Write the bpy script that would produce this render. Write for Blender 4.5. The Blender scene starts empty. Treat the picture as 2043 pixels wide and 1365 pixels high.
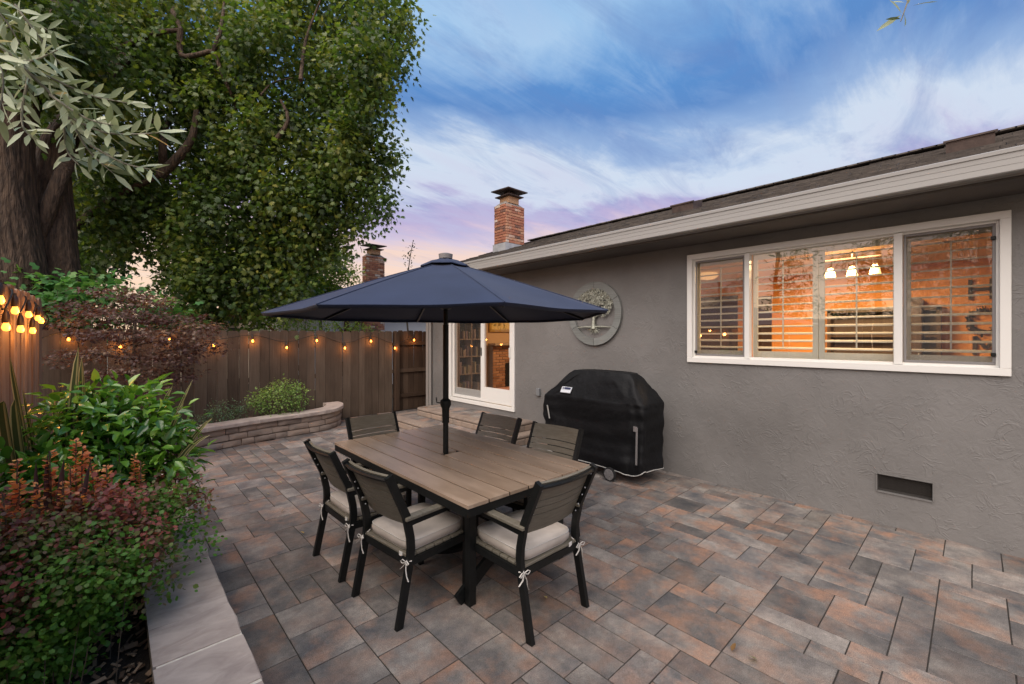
import bpy, math, random
import numpy as np
from mathutils import Vector, Matrix, noise

random.seed(7); rng = np.random.default_rng(7)
S = bpy.context.scene
C = S.collection
R = math.radians

# ------------------------------------------------------------------ camera
F, CX, HY, H = 857.0, 1021.5, 671.0, 1.75
YAW = math.atan(796 / F)
FW = Vector((math.sin(YAW), math.cos(YAW), 0)); RT = Vector((math.cos(YAW), -math.sin(YAW), 0))
cd = bpy.data.cameras.new('camera'); cam = bpy.data.objects.new('camera', cd); C.objects.link(cam)
cam.location = (0, 0, H); cam.rotation_euler = (R(90), 0, -YAW)
cd.sensor_width = 36; cd.lens = F / 2043 * 36; cd.shift_y = -11.5 / 2043
cd.clip_start = 0.05; cd.clip_end = 500
S.camera = cam

# ------------------------------------------------------------------ world, sun, exposure
SUN_EL, SUN_AZ = R(50), R(-108)          # azimuth measured from +Y towards +X
W = bpy.data.worlds.new('World'); S.world = W; W.use_nodes = True
def srgb(r, g, b):
    f = lambda c: (c/255/12.92) if c/255 <= .04045 else ((c/255+.055)/1.055)**2.4
    return (f(r), f(g), f(b), 1)
def world_nodes():
    nt = W.node_tree; N = nt.nodes; L = nt.links
    for n in list(N): N.remove(n)
    out = N.new('ShaderNodeOutputWorld'); bg = N.new('ShaderNodeBackground')
    bg.inputs['Strength'].default_value = 0.1
    L.new(bg.outputs[0], out.inputs[0])
    tc = N.new('ShaderNodeTexCoord'); sep = N.new('ShaderNodeSeparateXYZ')
    L.new(tc.outputs['Generated'], sep.inputs[0])
    def math_(op, a, b=None, c=None):
        m = N.new('ShaderNodeMath'); m.operation = op
        for i, v in enumerate((a, b, c)):
            if v is None: continue
            if isinstance(v, (int, float)): m.inputs[i].default_value = v
            else: L.new(v, m.inputs[i])
        return m.outputs[0]
    # cloud deck: direction projected on a plane overhead
    zz = math_('ADD', math_('MAXIMUM', sep.outputs[2], 0.0), 0.09)
    comb = N.new('ShaderNodeCombineXYZ')
    L.new(math_('DIVIDE', sep.outputs[0], zz), comb.inputs[0]); L.new(math_('DIVIDE', sep.outputs[1], zz), comb.inputs[1])
    def noise_(scale, rot, sc, detail, rough, dist, loc=(0,0,0)):
        mp = N.new('ShaderNodeMapping'); mp.inputs['Rotation'].default_value = (0,0,rot); mp.inputs['Scale'].default_value = sc
        mp.inputs['Location'].default_value = loc
        L.new(comb.outputs[0], mp.inputs[0])
        n = N.new('ShaderNodeTexNoise'); n.inputs['Scale'].default_value = scale; n.inputs['Detail'].default_value = detail
        n.inputs['Roughness'].default_value = rough; n.inputs['Distortion'].default_value = dist
        L.new(mp.outputs[0], n.inputs[0]); return n.outputs[0]
    big = noise_(0.5, R(20), (0.8, 1.1, 1), 3, .5, .8, (3.1, 1.7, 0))
    mid = noise_(.9, R(-35), (0.8, 1.4, 1), 8, .6, .9, (7, 2, 0))
    fine = noise_(1.8, R(-48), (0.45, 1.9, 1), 10, .66, 1.3)
    el = sep.outputs[2]
    d = math_('ADD', math_('MULTIPLY', math_('SUBTRACT', big, .5), .30), math_('MULTIPLY', math_('SUBTRACT', mid, .5), .20))
    d = math_('ADD', d, math_('MULTIPLY', math_('SUBTRACT', fine, .5), .10))
    lowfade = N.new('ShaderNodeMapRange'); lowfade.inputs[1].default_value = 0.02; lowfade.inputs[2].default_value = 0.30
    L.new(el, lowfade.inputs[0])
    e2 = math_('ADD', el, math_('MULTIPLY', d, lowfade.outputs[0]))
    rp = N.new('ShaderNodeValToRGB'); L.new(e2, rp.inputs[0]); cr = rp.color_ramp
    stops = [(0.0, (252,212,172)), (.13, (252,214,184)), (.185, (240,208,192)), (.225, (214,192,208)), (.262, (184,170,206)), (.30, (178,170,208)),
             (.335, (204,210,228)), (.38, (204,216,232)), (.42, (140,170,212)), (.465, (88,134,194)), (.51, (84,138,200)), (.555, (124,168,216)),
             (.61, (156,194,230)), (.72, (126,172,222)), (1.0, (98,146,206))]
    cr.elements[0].position = 0; cr.elements[0].color = srgb(*stops[0][1])
    cr.elements[1].position = 1; cr.elements[1].color = srgb(*stops[-1][1])
    for p, c in stops[1:-1]:
        e = cr.elements.new(p); e.color = srgb(*c)
    # wispy white cirrus streaks on top
    w = N.new('ShaderNodeMapRange'); w.inputs[1].default_value = .49; w.inputs[2].default_value = .80
    L.new(math_('ADD', math_('MULTIPLY', fine, .55), math_('MULTIPLY', mid, .5)), w.inputs[0])
    w.inputs[3].default_value = 0; w.inputs[4].default_value = .45
    mx = N.new('ShaderNodeMix'); mx.data_type = 'RGBA'
    L.new(w.outputs[0], mx.inputs[0]); L.new(rp.outputs[0], mx.inputs[6]); mx.inputs[7].default_value = srgb(206, 216, 232)
    dk = noise_(1.5, R(-60), (.5, 1.5, 1), 10, .68, 1.6, (11, 5, 0))
    w2 = N.new('ShaderNodeMapRange'); w2.inputs[1].default_value = .50; w2.inputs[2].default_value = .74; w2.inputs[3].default_value = 0; w2.inputs[4].default_value = .55
    L.new(dk, w2.inputs[0]); w3 = math_('MULTIPLY', w2.outputs[0], lowfade.outputs[0])
    m4 = N.new('ShaderNodeMix'); m4.data_type = 'RGBA'; L.new(w3, m4.inputs[0]); L.new(mx.outputs[2], m4.inputs[6]); m4.inputs[7].default_value = srgb(104, 132, 188)
    mx = m4
    sc = N.new('ShaderNodeVectorMath'); sc.operation = 'SCALE'; sc.inputs['Scale'].default_value = 10.0
    L.new(mx.outputs[2], sc.inputs[0])
    sky = N.new('ShaderNodeTexSky'); sky.sky_type = 'NISHITA'; sky.sun_disc = False
    sky.sun_elevation = SUN_EL; sky.sun_rotation = SUN_AZ
    m2 = N.new('ShaderNodeMix'); m2.data_type = 'RGBA'; m2.inputs[0].default_value = .88
    L.new(sky.outputs[0], m2.inputs[6]); L.new(sc.outputs[0], m2.inputs[7])
    L.new(m2.outputs[2], bg.inputs['Color'])
world_nodes()
sd = bpy.data.lights.new('sun', 'SUN'); sun = bpy.data.objects.new('sun', sd); C.objects.link(sun)
sd.energy = 4.6; sd.angle = R(75); sd.color = (1.0, .86, .72)
sdir = Vector((math.sin(SUN_AZ)*math.cos(SUN_EL), math.cos(SUN_AZ)*math.cos(SUN_EL), math.sin(SUN_EL)))
sun.rotation_euler = sdir.to_track_quat('Z', 'Y').to_euler(); sun.location = (0, 0, 20)
S.view_settings.view_transform = 'Standard'; S.view_settings.look = 'None'
S.view_settings.exposure = 0.2; S.view_settings.gamma = 1; S.view_settings.use_curve_mapping = False
S.render.engine = 'CYCLES'

# ------------------------------------------------------------------ helpers
def ray(px, py): return FW + RT*((px-CX)/F) + Vector((0,0,(HY-py)/F))
def atd(px, py, t): return Vector((0,0,H)) + ray(px, py)*t
def atz(px, py, z): v = ray(px, py); return atd(px, py, (z-H)/v.z)
def atX(px, py, X): v = ray(px, py); return atd(px, py, X/v.x)
def atY(px, py, Y): v = ray(px, py); return atd(px, py, Y/v.y)
def tag(o, label=None, cat=None, group=None, kind=None):
    if label: o['label'] = label
    if cat: o['category'] = cat
    if group: o['group'] = group
    if kind: o['kind'] = kind
    return o
def empty(name, loc=(0,0,0), rz=0, **k):
    o = bpy.data.objects.new(name, None); o.empty_display_size = .1
    C.objects.link(o); o.location = loc; o.rotation_euler = (0,0,rz); return tag(o, **k)
def link(name, me, parent=None, loc=None, rot=None, **k):
    o = bpy.data.objects.new(name, me); C.objects.link(o)
    if parent: o.parent = parent
    if loc is not None: o.location = loc
    if rot is not None: o.rotation_euler = rot
    return tag(o, **k)
def copy_tree(o, parent=None):
    c = o.copy(); C.objects.link(c); c.parent = parent
    for ch in list(o.children): copy_tree(ch, c)
    return c

class MB:
    def __init__(s): s.v = []; s.f = []; s.m = []
    def add(s, vs, fs, M=None, mi=0):
        b = len(s.v)
        s.v += [tuple(M @ Vector(v)) if M else tuple(v) for v in vs]
        s.f += [tuple(b+i for i in f) for f in fs]; s.m += [mi]*len(fs); return s
    def box(s, c, d, M=None, ch=0.0, mi=0):
        x, y, z = d[0]/2, d[1]/2, d[2]/2
        if ch <= 0:
            vs = [(c[0]+i*x, c[1]+j*y, c[2]+k*z) for i in (-1,1) for j in (-1,1) for k in (-1,1)]
            fs = [(0,1,3,2),(4,6,7,5),(0,4,5,1),(2,3,7,6),(0,2,6,4),(1,5,7,3)]
            return s.add(vs, fs, M, mi)
        ch = min(ch, .9*min(x,y,z)); vs = []; idx = {}
        for i in (-1,1):
            for j in (-1,1):
                for k in (-1,1):
                    for a in range(3):
                        p = [i*x, j*y, k*z]
                        for q in range(3):
                            if q != a: p[q] -= math.copysign(ch, p[q])
                        idx[(i,j,k,a)] = len(vs); vs.append((c[0]+p[0], c[1]+p[1], c[2]+p[2]))
        fs = []
        for a in range(3):
            for sgn in (-1,1):
                cyc = [(-1,-1),(1,-1),(1,1),(-1,1)]
                f = []
                for u, w in cyc:
                    t = [0,0,0]; t[a] = sgn; t[(a+1)%3] = u; t[(a+2)%3] = w
                    f.append(idx[(t[0],t[1],t[2],a)])
                fs.append(f if sgn > 0 else f[::-1])
        for a in range(3):
            b1, c1 = (a+1)%3, (a+2)%3
            for u in (-1,1):
                for w in (-1,1):
                    q = []
                    for (t0, ax) in ((-1,b1),(1,b1),(1,c1),(-1,c1)):
                        t = [0,0,0]; t[a] = t0; t[b1] = u; t[c1] = w; q.append(idx[(t[0],t[1],t[2],ax)])
                    fs.append(q if u*w > 0 else q[::-1])
        for i in (-1,1):
            for j in (-1,1):
                for k in (-1,1):
                    q = [idx[(i,j,k,a)] for a in range(3)]
                    fs.append(q if i*j*k > 0 else q[::-1])
        return s.add(vs, fs, M, mi)
    def beam(s, p0, p1, w, h, up=(0,0,1), ch=0.0, mi=0):
        p0, p1 = Vector(p0), Vector(p1); d = p1-p0; L_ = d.length; d.normalize()
        up = Vector(up)
        if abs(d.dot(up)) > .99: up = Vector((0,1,0))
        x = d.cross(up).normalized(); y = x.cross(d).normalized()
        M = Matrix((( x.x, d.x, y.x, 0),(x.y, d.y, y.y, 0),(x.z, d.z, y.z, 0),(0,0,0,1)))
        M = Matrix.Translation((p0+p1)/2) @ M
        return s.box((0,0,0), (w, L_, h), M, ch, mi)
    def tube(s, pts, r, n=8, caps=True, mi=0, flat=1.0):
        pts = [Vector(p) for p in pts]; rr = r if hasattr(r, '__len__') else [r]*len(pts)
        vs = []; fs = []; prev = None
        for i, p in enumerate(pts):
            t = (pts[min(i+1, len(pts)-1)]-pts[max(i-1, 0)])
            if t.length < 1e-9: t = Vector((0,0,1))
            t.normalize()
            if prev is None:
                a = Vector((0,0,1)) if abs(t.z) < .9 else Vector((1,0,0))
                x = t.cross(a).normalized()
            else:
                x = (prev - t*prev.dot(t)); x = x.normalized() if x.length > 1e-6 else t.orthogonal().normalized()
            prev = x; y = t.cross(x)
            for k in range(n):
                an = 2*math.pi*k/n; vs.append(tuple(p + (x*math.cos(an)+y*math.sin(an)*flat)*rr[i]))
        for i in range(len(pts)-1):
            for k in range(n):
                a, b = i*n+k, i*n+(k+1)%n; fs.append((a, b, b+n, a+n))
        if caps: fs.append(tuple(range(n))[::-1]); fs.append(tuple((len(pts)-1)*n+k for k in range(n)))
        return s.add(vs, fs, None, mi)
    def lathe(s, prof, c=(0,0,0), n=24, M=None, mi=0, axis='z'):
        vs = []; fs = []
        for (r, z) in prof:
            for k in range(n):
                a = 2*math.pi*k/n; p = (r*math.cos(a), r*math.sin(a), z)
                if axis == 'x': p = (p[2], p[0], p[1])
                if axis == 'y': p = (p[0], p[2], p[1])
                vs.append((c[0]+p[0], c[1]+p[1], c[2]+p[2]))
        for i in range(len(prof)-1):
            for k in range(n):
                a, b = i*n+k, i*n+(k+1)%n; fs.append((a, b, b+n, a+n))
        fs.append(tuple(range(n))[::-1]); fs.append(tuple((len(prof)-1)*n+k for k in range(n)))
        return s.add(vs, fs, M, mi)
    def prism(s, poly, z0, z1, M=None, mi=0):
        n = len(poly)
        vs = [(p[0],p[1],z0) for p in poly]+[(p[0],p[1],z1) for p in poly]
        fs = [tuple(range(n))[::-1], tuple(range(n,2*n))]+[(i,(i+1)%n,(i+1)%n+n,i+n) for i in range(n)]
        return s.add(vs, fs, M, mi)
    def mesh(s, name, mats, smooth=False, fix=True):
        me = bpy.data.meshes.new(name); me.from_pydata([tuple(v) for v in s.v], [], s.f)
        for m in (mats if isinstance(mats, (list, tuple)) else [mats]): me.materials.append(m)
        if any(s.m): me.polygons.foreach_set('material_index', s.m)
        if fix:
            import bmesh
            bm = bmesh.new(); bm.from_mesh(me); bmesh.ops.recalc_face_normals(bm, faces=bm.faces); bm.to_mesh(me); bm.free()
        if smooth:
            me.polygons.foreach_set('use_smooth', [True]*len(me.polygons))
            try: me.set_sharp_from_angle(angle=R(smooth if smooth is not True else 40))
            except Exception: pass
        me.update(); return me
    def build(s, name, mats, parent=None, smooth=False, loc=None, rot=None, **k):
        return link(name, s.mesh(name, mats, smooth), parent, loc, rot, **k)

# ------------------------------------------------------------------ materials
def newmat(name):
    m = bpy.data.materials.new(name); m.use_nodes = True
    nt = m.node_tree; return m, nt, nt.nodes, nt.links, nt.nodes['Principled BSDF']
def plain(name, col, rough=.5, metal=0.0, spec=.5, emit=None, es=0):
    m, nt, N, L, P = newmat(name)
    P.inputs['Base Color'].default_value = (*col, 1); P.inputs['Roughness'].default_value = rough
    P.inputs['Metallic'].default_value = metal; P.inputs['Specular IOR Level'].default_value = spec
    if emit: P.inputs['Emission Color'].default_value = (*emit, 1); P.inputs['Emission Strength'].default_value = es
    return m
def noisy(name, cols, scale=5, detail=6, rough=.6, bump=0.1, bscale=None, vec='Object', stretch=(1,1,1), island=False, rnd=0.0,
          metal=0, dist=0.0, bdist=.01, lo=.35, hi=.65, rrange=.0, spec=.5, nrough=.6):
    """colour ramp over noise, random shift per object or loose piece, fine bump"""
    m, nt, N, L, P = newmat(name)
    tc = N.new('ShaderNodeTexCoord'); mp = N.new('ShaderNodeMapping'); mp.inputs['Scale'].default_value = stretch
    src = tc.outputs[vec] if vec != 'World' else N.new('ShaderNodeNewGeometry').outputs['Position']
    L.new(src, mp.inputs[0])
    oi = N.new('ShaderNodeObjectInfo'); geo = N.new('ShaderNodeNewGeometry')
    add = N.new('ShaderNodeMath'); add.operation = 'ADD'
    L.new(oi.outputs['Random'], add.inputs[0])
    if island: L.new(geo.outputs['Random Per Island'], add.inputs[1])
    else: add.inputs[1].default_value = 0
    mul = N.new('ShaderNodeMath'); mul.operation = 'MULTIPLY'; L.new(add.outputs[0], mul.inputs[0]); mul.inputs[1].default_value = 37.0
    n = N.new('ShaderNodeTexNoise'); n.noise_dimensions = '4D'; n.inputs['Scale'].default_value = scale
    n.inputs['Detail'].default_value = detail; n.inputs['Roughness'].default_value = nrough; n.inputs['Distortion'].default_value = dist
    L.new(mp.outputs[0], n.inputs[0]); L.new(mul.outputs[0], n.inputs['W'])
    mr = N.new('ShaderNodeMapRange'); mr.inputs[1].default_value = lo; mr.inputs[2].default_value = hi; L.new(n.outputs[0], mr.inputs[0])
    fac = mr.outputs[0]
    if rnd:
        fr = N.new('ShaderNodeMath'); fr.operation = 'FRACT'
        m9 = N.new('ShaderNodeMath'); m9.operation = 'MULTIPLY'; m9.inputs[1].default_value = 7.31
        L.new(add.outputs[0], m9.inputs[0]); L.new(m9.outputs[0], fr.inputs[0])
        mm = N.new('ShaderNodeMix'); mm.data_type = 'FLOAT'; mm.inputs[0].default_value = rnd
        L.new(fac, mm.inputs[2]); L.new(fr.outputs[0], mm.inputs[3]); fac = mm.outputs[0]
    rp = N.new('ShaderNodeValToRGB'); L.new(fac, rp.inputs[0]); k = len(cols)
    rp.color_ramp.elements[0].color = (*cols[0], 1); rp.color_ramp.elements[1].color = (*cols[-1], 1)
    for i in range(1, k-1):
        e = rp.color_ramp.elements.new(i/(k-1)); e.color = (*cols[i], 1)
    L.new(rp.outputs[0], P.inputs['Base Color'])
    P.inputs['Roughness'].default_value = rough; P.inputs['Metallic'].default_value = metal
    P.inputs['Specular IOR Level'].default_value = spec
    if bump:
        b = N.new('ShaderNodeBump'); b.inputs['Strength'].default_value = bump; b.inputs['Distance'].default_value = bdist
        n2 = N.new('ShaderNodeTexNoise'); n2.inputs['Scale'].default_value = bscale or scale*6; n2.inputs['Detail'].default_value = 5
        L.new(mp.outputs[0], n2.inputs[0]); L.new(n2.outputs[0], b.inputs['Height']); L.new(b.outputs[0], P.inputs['Normal'])
    if rrange:
        r2 = N.new('ShaderNodeMapRange'); r2.inputs[3].default_value = rough-rrange; r2.inputs[4].default_value = rough+rrange
        L.new(n.outputs[0], r2.inputs[0]); L.new(r2.outputs[0], P.inputs['Roughness'])
    return m
def wood_mat(name, cols, axis=2, rough=.8, scale=3.0, bump=.5, knots=True, rnd=.45):
    """long grain along one axis of the object, dark knots, random board tone"""
    st = [22, 22, 22]; st[axis] = .8
    m, nt, N, L, P = newmat(name)
    tc = N.new('ShaderNodeTexCoord'); mp = N.new('ShaderNodeMapping'); mp.inputs['Scale'].default_value = st
    L.new(tc.outputs['Object'], mp.inputs[0])
    oi = N.new('ShaderNodeObjectInfo'); mul = N.new('ShaderNodeMath'); mul.operation = 'MULTIPLY'; mul.inputs[1].default_value = 53
    L.new(oi.outputs['Random'], mul.inputs[0])
    n = N.new('ShaderNodeTexNoise'); n.noise_dimensions = '4D'; n.inputs['Scale'].default_value = scale; n.inputs['Detail'].default_value = 8
    n.inputs['Roughness'].default_value = .65; n.inputs['Distortion'].default_value = .6
    L.new(mp.outputs[0], n.inputs[0]); L.new(mul.outputs[0], n.inputs['W'])
    mp2 = N.new('ShaderNodeMapping'); s2 = [3, 3, 3]; s2[axis] = 1.1; mp2.inputs['Scale'].default_value = s2
    L.new(tc.outputs['Object'], mp2.inputs[0])
    n3 = N.new('ShaderNodeTexNoise'); n3.noise_dimensions = '4D'; n3.inputs['Scale'].default_value = 1.6; n3.inputs['Detail'].default_value = 4
    L.new(mp2.outputs[0], n3.inputs[0]); L.new(mul.outputs[0], n3.inputs['W'])
    a = N.new('ShaderNodeMix'); a.data_type = 'FLOAT'; a.inputs[0].default_value = .45
    L.new(n.outputs[0], a.inputs[2]); L.new(n3.outputs[0], a.inputs[3])
    mr = N.new('ShaderNodeMapRange'); mr.inputs[1].default_value = .33; mr.inputs[2].default_value = .67; L.new(a.outputs[0], mr.inputs[0])
    b = N.new('ShaderNodeMix'); b.data_type = 'FLOAT'; b.inputs[0].default_value = rnd
    L.new(mr.outputs[0], b.inputs[2]); L.new(oi.outputs['Random'], b.inputs[3])
    rp = N.new('ShaderNodeValToRGB'); L.new(b.outputs[0], rp.inputs[0])
    rp.color_ramp.elements[0].color = (*cols[0], 1); rp.color_ramp.elements[1].color = (*cols[-1], 1)
    for i in range(1, len(cols)-1):
        e = rp.color_ramp.elements.new(i/(len(cols)-1)); e.color = (*cols[i], 1)
    col = rp.outputs[0]
    if knots:
        vo = N.new('ShaderNodeTexVoronoi'); vo.voronoi_dimensions = '4D'; vo.inputs['Scale'].default_value = 2.2
        mp3 = N.new('ShaderNodeMapping'); s3 = [2.0, 2.0, 2.0]; s3[axis] = 1.0; mp3.inputs['Scale'].default_value = s3
        L.new(tc.outputs['Object'], mp3.inputs[0]); L.new(mp3.outputs[0], vo.inputs[0]); L.new(mul.outputs[0], vo.inputs['W'])
        k = N.new('ShaderNodeMapRange'); k.inputs[1].default_value = .05; k.inputs[2].default_value = .13; L.new(vo.outputs['Distance'], k.inputs[0])
        mk = N.new('ShaderNodeMix'); mk.data_type = 'RGBA'; L.new(k.outputs[0], mk.inputs[0])
        mk.inputs[6].default_value = (*[c*.35 for c in cols[0]], 1); L.new(col, mk.inputs[7]); col = mk.outputs[2]
    L.new(col, P.inputs['Base Color']); P.inputs['Roughness'].default_value = rough; P.inputs['Specular IOR Level'].default_value = .25
    bp = N.new('ShaderNodeBump'); bp.inputs['Strength'].default_value = bump; bp.inputs['Distance'].default_value = .006
    L.new(n.outputs[0], bp.inputs['Height']); L.new(bp.outputs[0], P.inputs['Normal'])
    return m
def leaf_mat(name, cols, rough=.45, trans=.3, spec=.4, tcol=None):
    """leaf tone from the per-leaf attribute 'tint'; part of the light passes through"""
    m, nt, N, L, P = newmat(name)
    at = N.new('ShaderNodeAttribute'); at.attribute_name = 'tint'
    rp = N.new('ShaderNodeValToRGB'); L.new(at.outputs['Fac'], rp.inputs[0])
    rp.color_ramp.elements[0].color = (*cols[0], 1); rp.color_ramp.elements[1].color = (*cols[-1], 1)
    for i in range(1, len(cols)-1):
        e = rp.color_ramp.elements.new(i/(len(cols)-1)); e.color = (*cols[i], 1)
    L.new(rp.outputs[0], P.inputs['Base Color']); P.inputs['Roughness'].default_value = rough
    P.inputs['Specular IOR Level'].default_value = spec
    tr = N.new('ShaderNodeBsdfTranslucent'); ms = N.new('ShaderNodeMixShader'); ms.inputs[0].default_value = trans
    g = N.new('ShaderNodeMix'); g.data_type = 'RGBA'; g.blend_type = 'MULTIPLY'; g.inputs[0].default_value = 1
    L.new(rp.outputs[0], g.inputs[6]); g.inputs[7].default_value = (*(tcol or (1.6,1.7,.8)), 1)
    L.new(g.outputs[2], tr.inputs[0])
    L.new(P.outputs[0], ms.inputs[1]); L.new(tr.outputs[0], ms.inputs[2])
    L.new(ms.outputs[0], N['Material Output'].inputs[0]); return m
def glass_mat(name, ior=1.9, tint=(1,1,1), rough=0.0):
    m, nt, N, L, P = newmat(name); N.remove(P)
    t = N.new('ShaderNodeBsdfTransparent'); t.inputs[0].default_value = (*tint, 1)
    g = N.new('ShaderNodeBsdfGlossy'); g.inputs['Roughness'].default_value = rough
    f = N.new('ShaderNodeFresnel'); f.inputs[0].default_value = ior
    # slight waviness of the panes
    n = N.new('ShaderNodeTexNoise'); n.inputs['Scale'].default_value = 1.3; tc = N.new('ShaderNodeTexCoord'); L.new(tc.outputs['Object'], n.inputs[0])
    b = N.new('ShaderNodeBump'); b.inputs['Strength'].default_value = .12; b.inputs['Distance'].default_value = .02
    L.new(n.outputs[0], b.inputs['Height']); L.new(b.outputs[0], g.inputs['Normal'])
    ge = N.new('ShaderNodeNewGeometry'); mb_ = N.new('ShaderNodeMath'); mb_.operation = 'SUBTRACT'; mb_.inputs[0].default_value = 1; L.new(ge.outputs['Backfacing'], mb_.inputs[1])
    mf = N.new('ShaderNodeMath'); mf.operation = 'MULTIPLY'; L.new(f.outputs[0], mf.inputs[0]); L.new(mb_.outputs[0], mf.inputs[1])
    ms = N.new('ShaderNodeMixShader'); L.new(mf.outputs[0], ms.inputs[0]); L.new(t.outputs[0], ms.inputs[1]); L.new(g.outputs[0], ms.inputs[2])
    L.new(ms.outputs[0], N['Material Output'].inputs[0]); return m
def screen_mat(name, op=.42, col=(.03,.03,.035)):
    m, nt, N, L, P = newmat(name); P.inputs['Base Color'].default_value = (*col, 1); P.inputs['Roughness'].default_value = .7
    t = N.new('ShaderNodeBsdfTransparent'); ms = N.new('ShaderNodeMixShader'); ms.inputs[0].default_value = op
    L.new(t.outputs[0], ms.inputs[1]); L.new(P.outputs[0], ms.inputs[2]); L.new(ms.outputs[0], N['Material Output'].inputs[0]); return m

def paver_mat():
    m, nt, N, L, P = newmat('paver_concrete')
    geo = N.new('ShaderNodeNewGeometry'); oi = N.new('ShaderNodeObjectInfo')
    add = N.new('ShaderNodeMath'); add.operation = 'ADD'; L.new(oi.outputs['Random'], add.inputs[0]); L.new(geo.outputs['Random Per Island'], add.inputs[1])
    w = N.new('ShaderNodeMath'); w.operation = 'MULTIPLY'; w.inputs[1].default_value = 41; L.new(add.outputs[0], w.inputs[0])
    def nz(scale, det=5, dist=.3, ww=w, st=None):
        n = N.new('ShaderNodeTexNoise'); n.noise_dimensions = '4D'; n.inputs['Scale'].default_value = scale; n.inputs['Detail'].default_value = det
        n.inputs['Roughness'].default_value = .62; n.inputs['Distortion'].default_value = dist
        src = geo.outputs['Position']
        if st:
            mp = N.new('ShaderNodeMapping'); mp.inputs['Scale'].default_value = st; mp.inputs['Rotation'].default_value = (0,0,.15); L.new(src, mp.inputs[0]); src = mp.outputs[0]
        L.new(src, n.inputs[0])
        if ww: L.new(ww.outputs[0], n.inputs['W'])
        return n.outputs[0]
    a = nz(3.2, 6, .1)
    w2 = N.new('ShaderNodeMath'); w2.operation = 'ADD'; w2.inputs[1].default_value = 13.7; L.new(w.outputs[0], w2.inputs[0])
    b_ = nz(4.6, 6, .1, w2)
    # grey / charcoal base
    r1 = N.new('ShaderNodeValToRGB'); L.new(a, r1.inputs[0])
    r1.color_ramp.elements[0].position = .32; r1.color_ramp.elements[0].color = (.062,.066,.074,1)
    r1.color_ramp.elements[1].position = .68; r1.color_ramp.elements[1].color = (.27,.245,.220,1)
    e = r1.color_ramp.elements.new(.5); e.color = (.150,.138,.130,1)
    # rust blotches
    mr = N.new('ShaderNodeMapRange'); mr.inputs[1].default_value = .45; mr.inputs[2].default_value = .66; L.new(b_, mr.inputs[0])
    fr = N.new('ShaderNodeMath'); fr.operation = 'FRACT'; m7 = N.new('ShaderNodeMath'); m7.operation = 'MULTIPLY'; m7.inputs[1].default_value = 5.77
    L.new(add.outputs[0], m7.inputs[0]); L.new(m7.outputs[0], fr.inputs[0])
    amt = N.new('ShaderNodeMath'); amt.operation = 'MULTIPLY'; L.new(mr.outputs[0], amt.inputs[0])
    fr2 = N.new('ShaderNodeMapRange'); fr2.inputs[3].default_value = .15; fr2.inputs[4].default_value = .95; L.new(fr.outputs[0], fr2.inputs[0])
    L.new(fr2.outputs[0], amt.inputs[1])
    mx = N.new('ShaderNodeMix'); mx.data_type = 'RGBA'; L.new(amt.outputs[0], mx.inputs[0]); L.new(r1.outputs[0], mx.inputs[6]); mx.inputs[7].default_value = (.32,.178,.115,1)
    # fine speckle
    n3 = N.new('ShaderNodeTexNoise'); n3.inputs['Scale'].default_value = 210; n3.inputs['Detail'].default_value = 3; L.new(geo.outputs['Position'], n3.inputs[0])
    r3 = N.new('ShaderNodeMapRange'); r3.inputs[1].default_value = .3; r3.inputs[2].default_value = .7; r3.inputs[3].default_value = .62; r3.inputs[4].default_value = 1.42; L.new(n3.outputs[0], r3.inputs[0])
    n4 = N.new('ShaderNodeTexNoise'); n4.inputs['Scale'].default_value = 26; n4.inputs['Detail'].default_value = 6; n4.inputs['Roughness'].default_value = .7; L.new(geo.outputs['Position'], n4.inputs[0])
    r4 = N.new('ShaderNodeMapRange'); r4.inputs[1].default_value = .3; r4.inputs[2].default_value = .7; r4.inputs[3].default_value = .80; r4.inputs[4].default_value = 1.2; L.new(n4.outputs[0], r4.inputs[0])
    # large dusty wear
    n5 = N.new('ShaderNodeTexNoise'); n5.inputs['Scale'].default_value = .9; n5.inputs['Detail'].default_value = 4; L.new(geo.outputs['Position'], n5.inputs[0])
    r5 = N.new('ShaderNodeMapRange'); r5.inputs[1].default_value = .3; r5.inputs[2].default_value = .7; r5.inputs[3].default_value = .88; r5.inputs[4].default_value = 1.14; L.new(n5.outputs[0], r5.inputs[0])
    q = N.new('ShaderNodeMath'); q.operation = 'MULTIPLY'; L.new(r3.outputs[0], q.inputs[0]); L.new(r4.outputs[0], q.inputs[1])
    q2 = N.new('ShaderNodeMath'); q2.operation = 'MULTIPLY'; L.new(q.outputs[0], q2.inputs[0]); L.new(r5.outputs[0], q2.inputs[1])
    f9 = N.new('ShaderNodeMath'); f9.operation = 'MULTIPLY'; f9.inputs[1].default_value = 11.3; L.new(add.outputs[0], f9.inputs[0])
    f8 = N.new('ShaderNodeMath'); f8.operation = 'FRACT'; L.new(f9.outputs[0], f8.inputs[0])
    f7 = N.new('ShaderNodeMapRange'); f7.inputs[3].default_value = .68; f7.inputs[4].default_value = 1.22; L.new(f8.outputs[0], f7.inputs[0])
    q3 = N.new('ShaderNodeMath'); q3.operation = 'MULTIPLY'; L.new(q2.outputs[0], q3.inputs[0]); L.new(f7.outputs[0], q3.inputs[1]); q2 = q3
    vm = N.new('ShaderNodeVectorMath'); vm.operation = 'SCALE'; L.new(mx.outputs[2], vm.inputs[0]); L.new(q2.outputs[0], vm.inputs['Scale'])
    L.new(vm.outputs[0], P.inputs['Base Color']); P.inputs['Roughness'].default_value = .62; P.inputs['Specular IOR Level'].default_value = .45
    bp = N.new('ShaderNodeBump'); bp.inputs['Strength'].default_value = .35; bp.inputs['Distance'].default_value = .003
    ad = N.new('ShaderNodeMath'); ad.operation = 'ADD'; L.new(n3.outputs[0], ad.inputs[0]); L.new(n4.outputs[0], ad.inputs[1])
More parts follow.
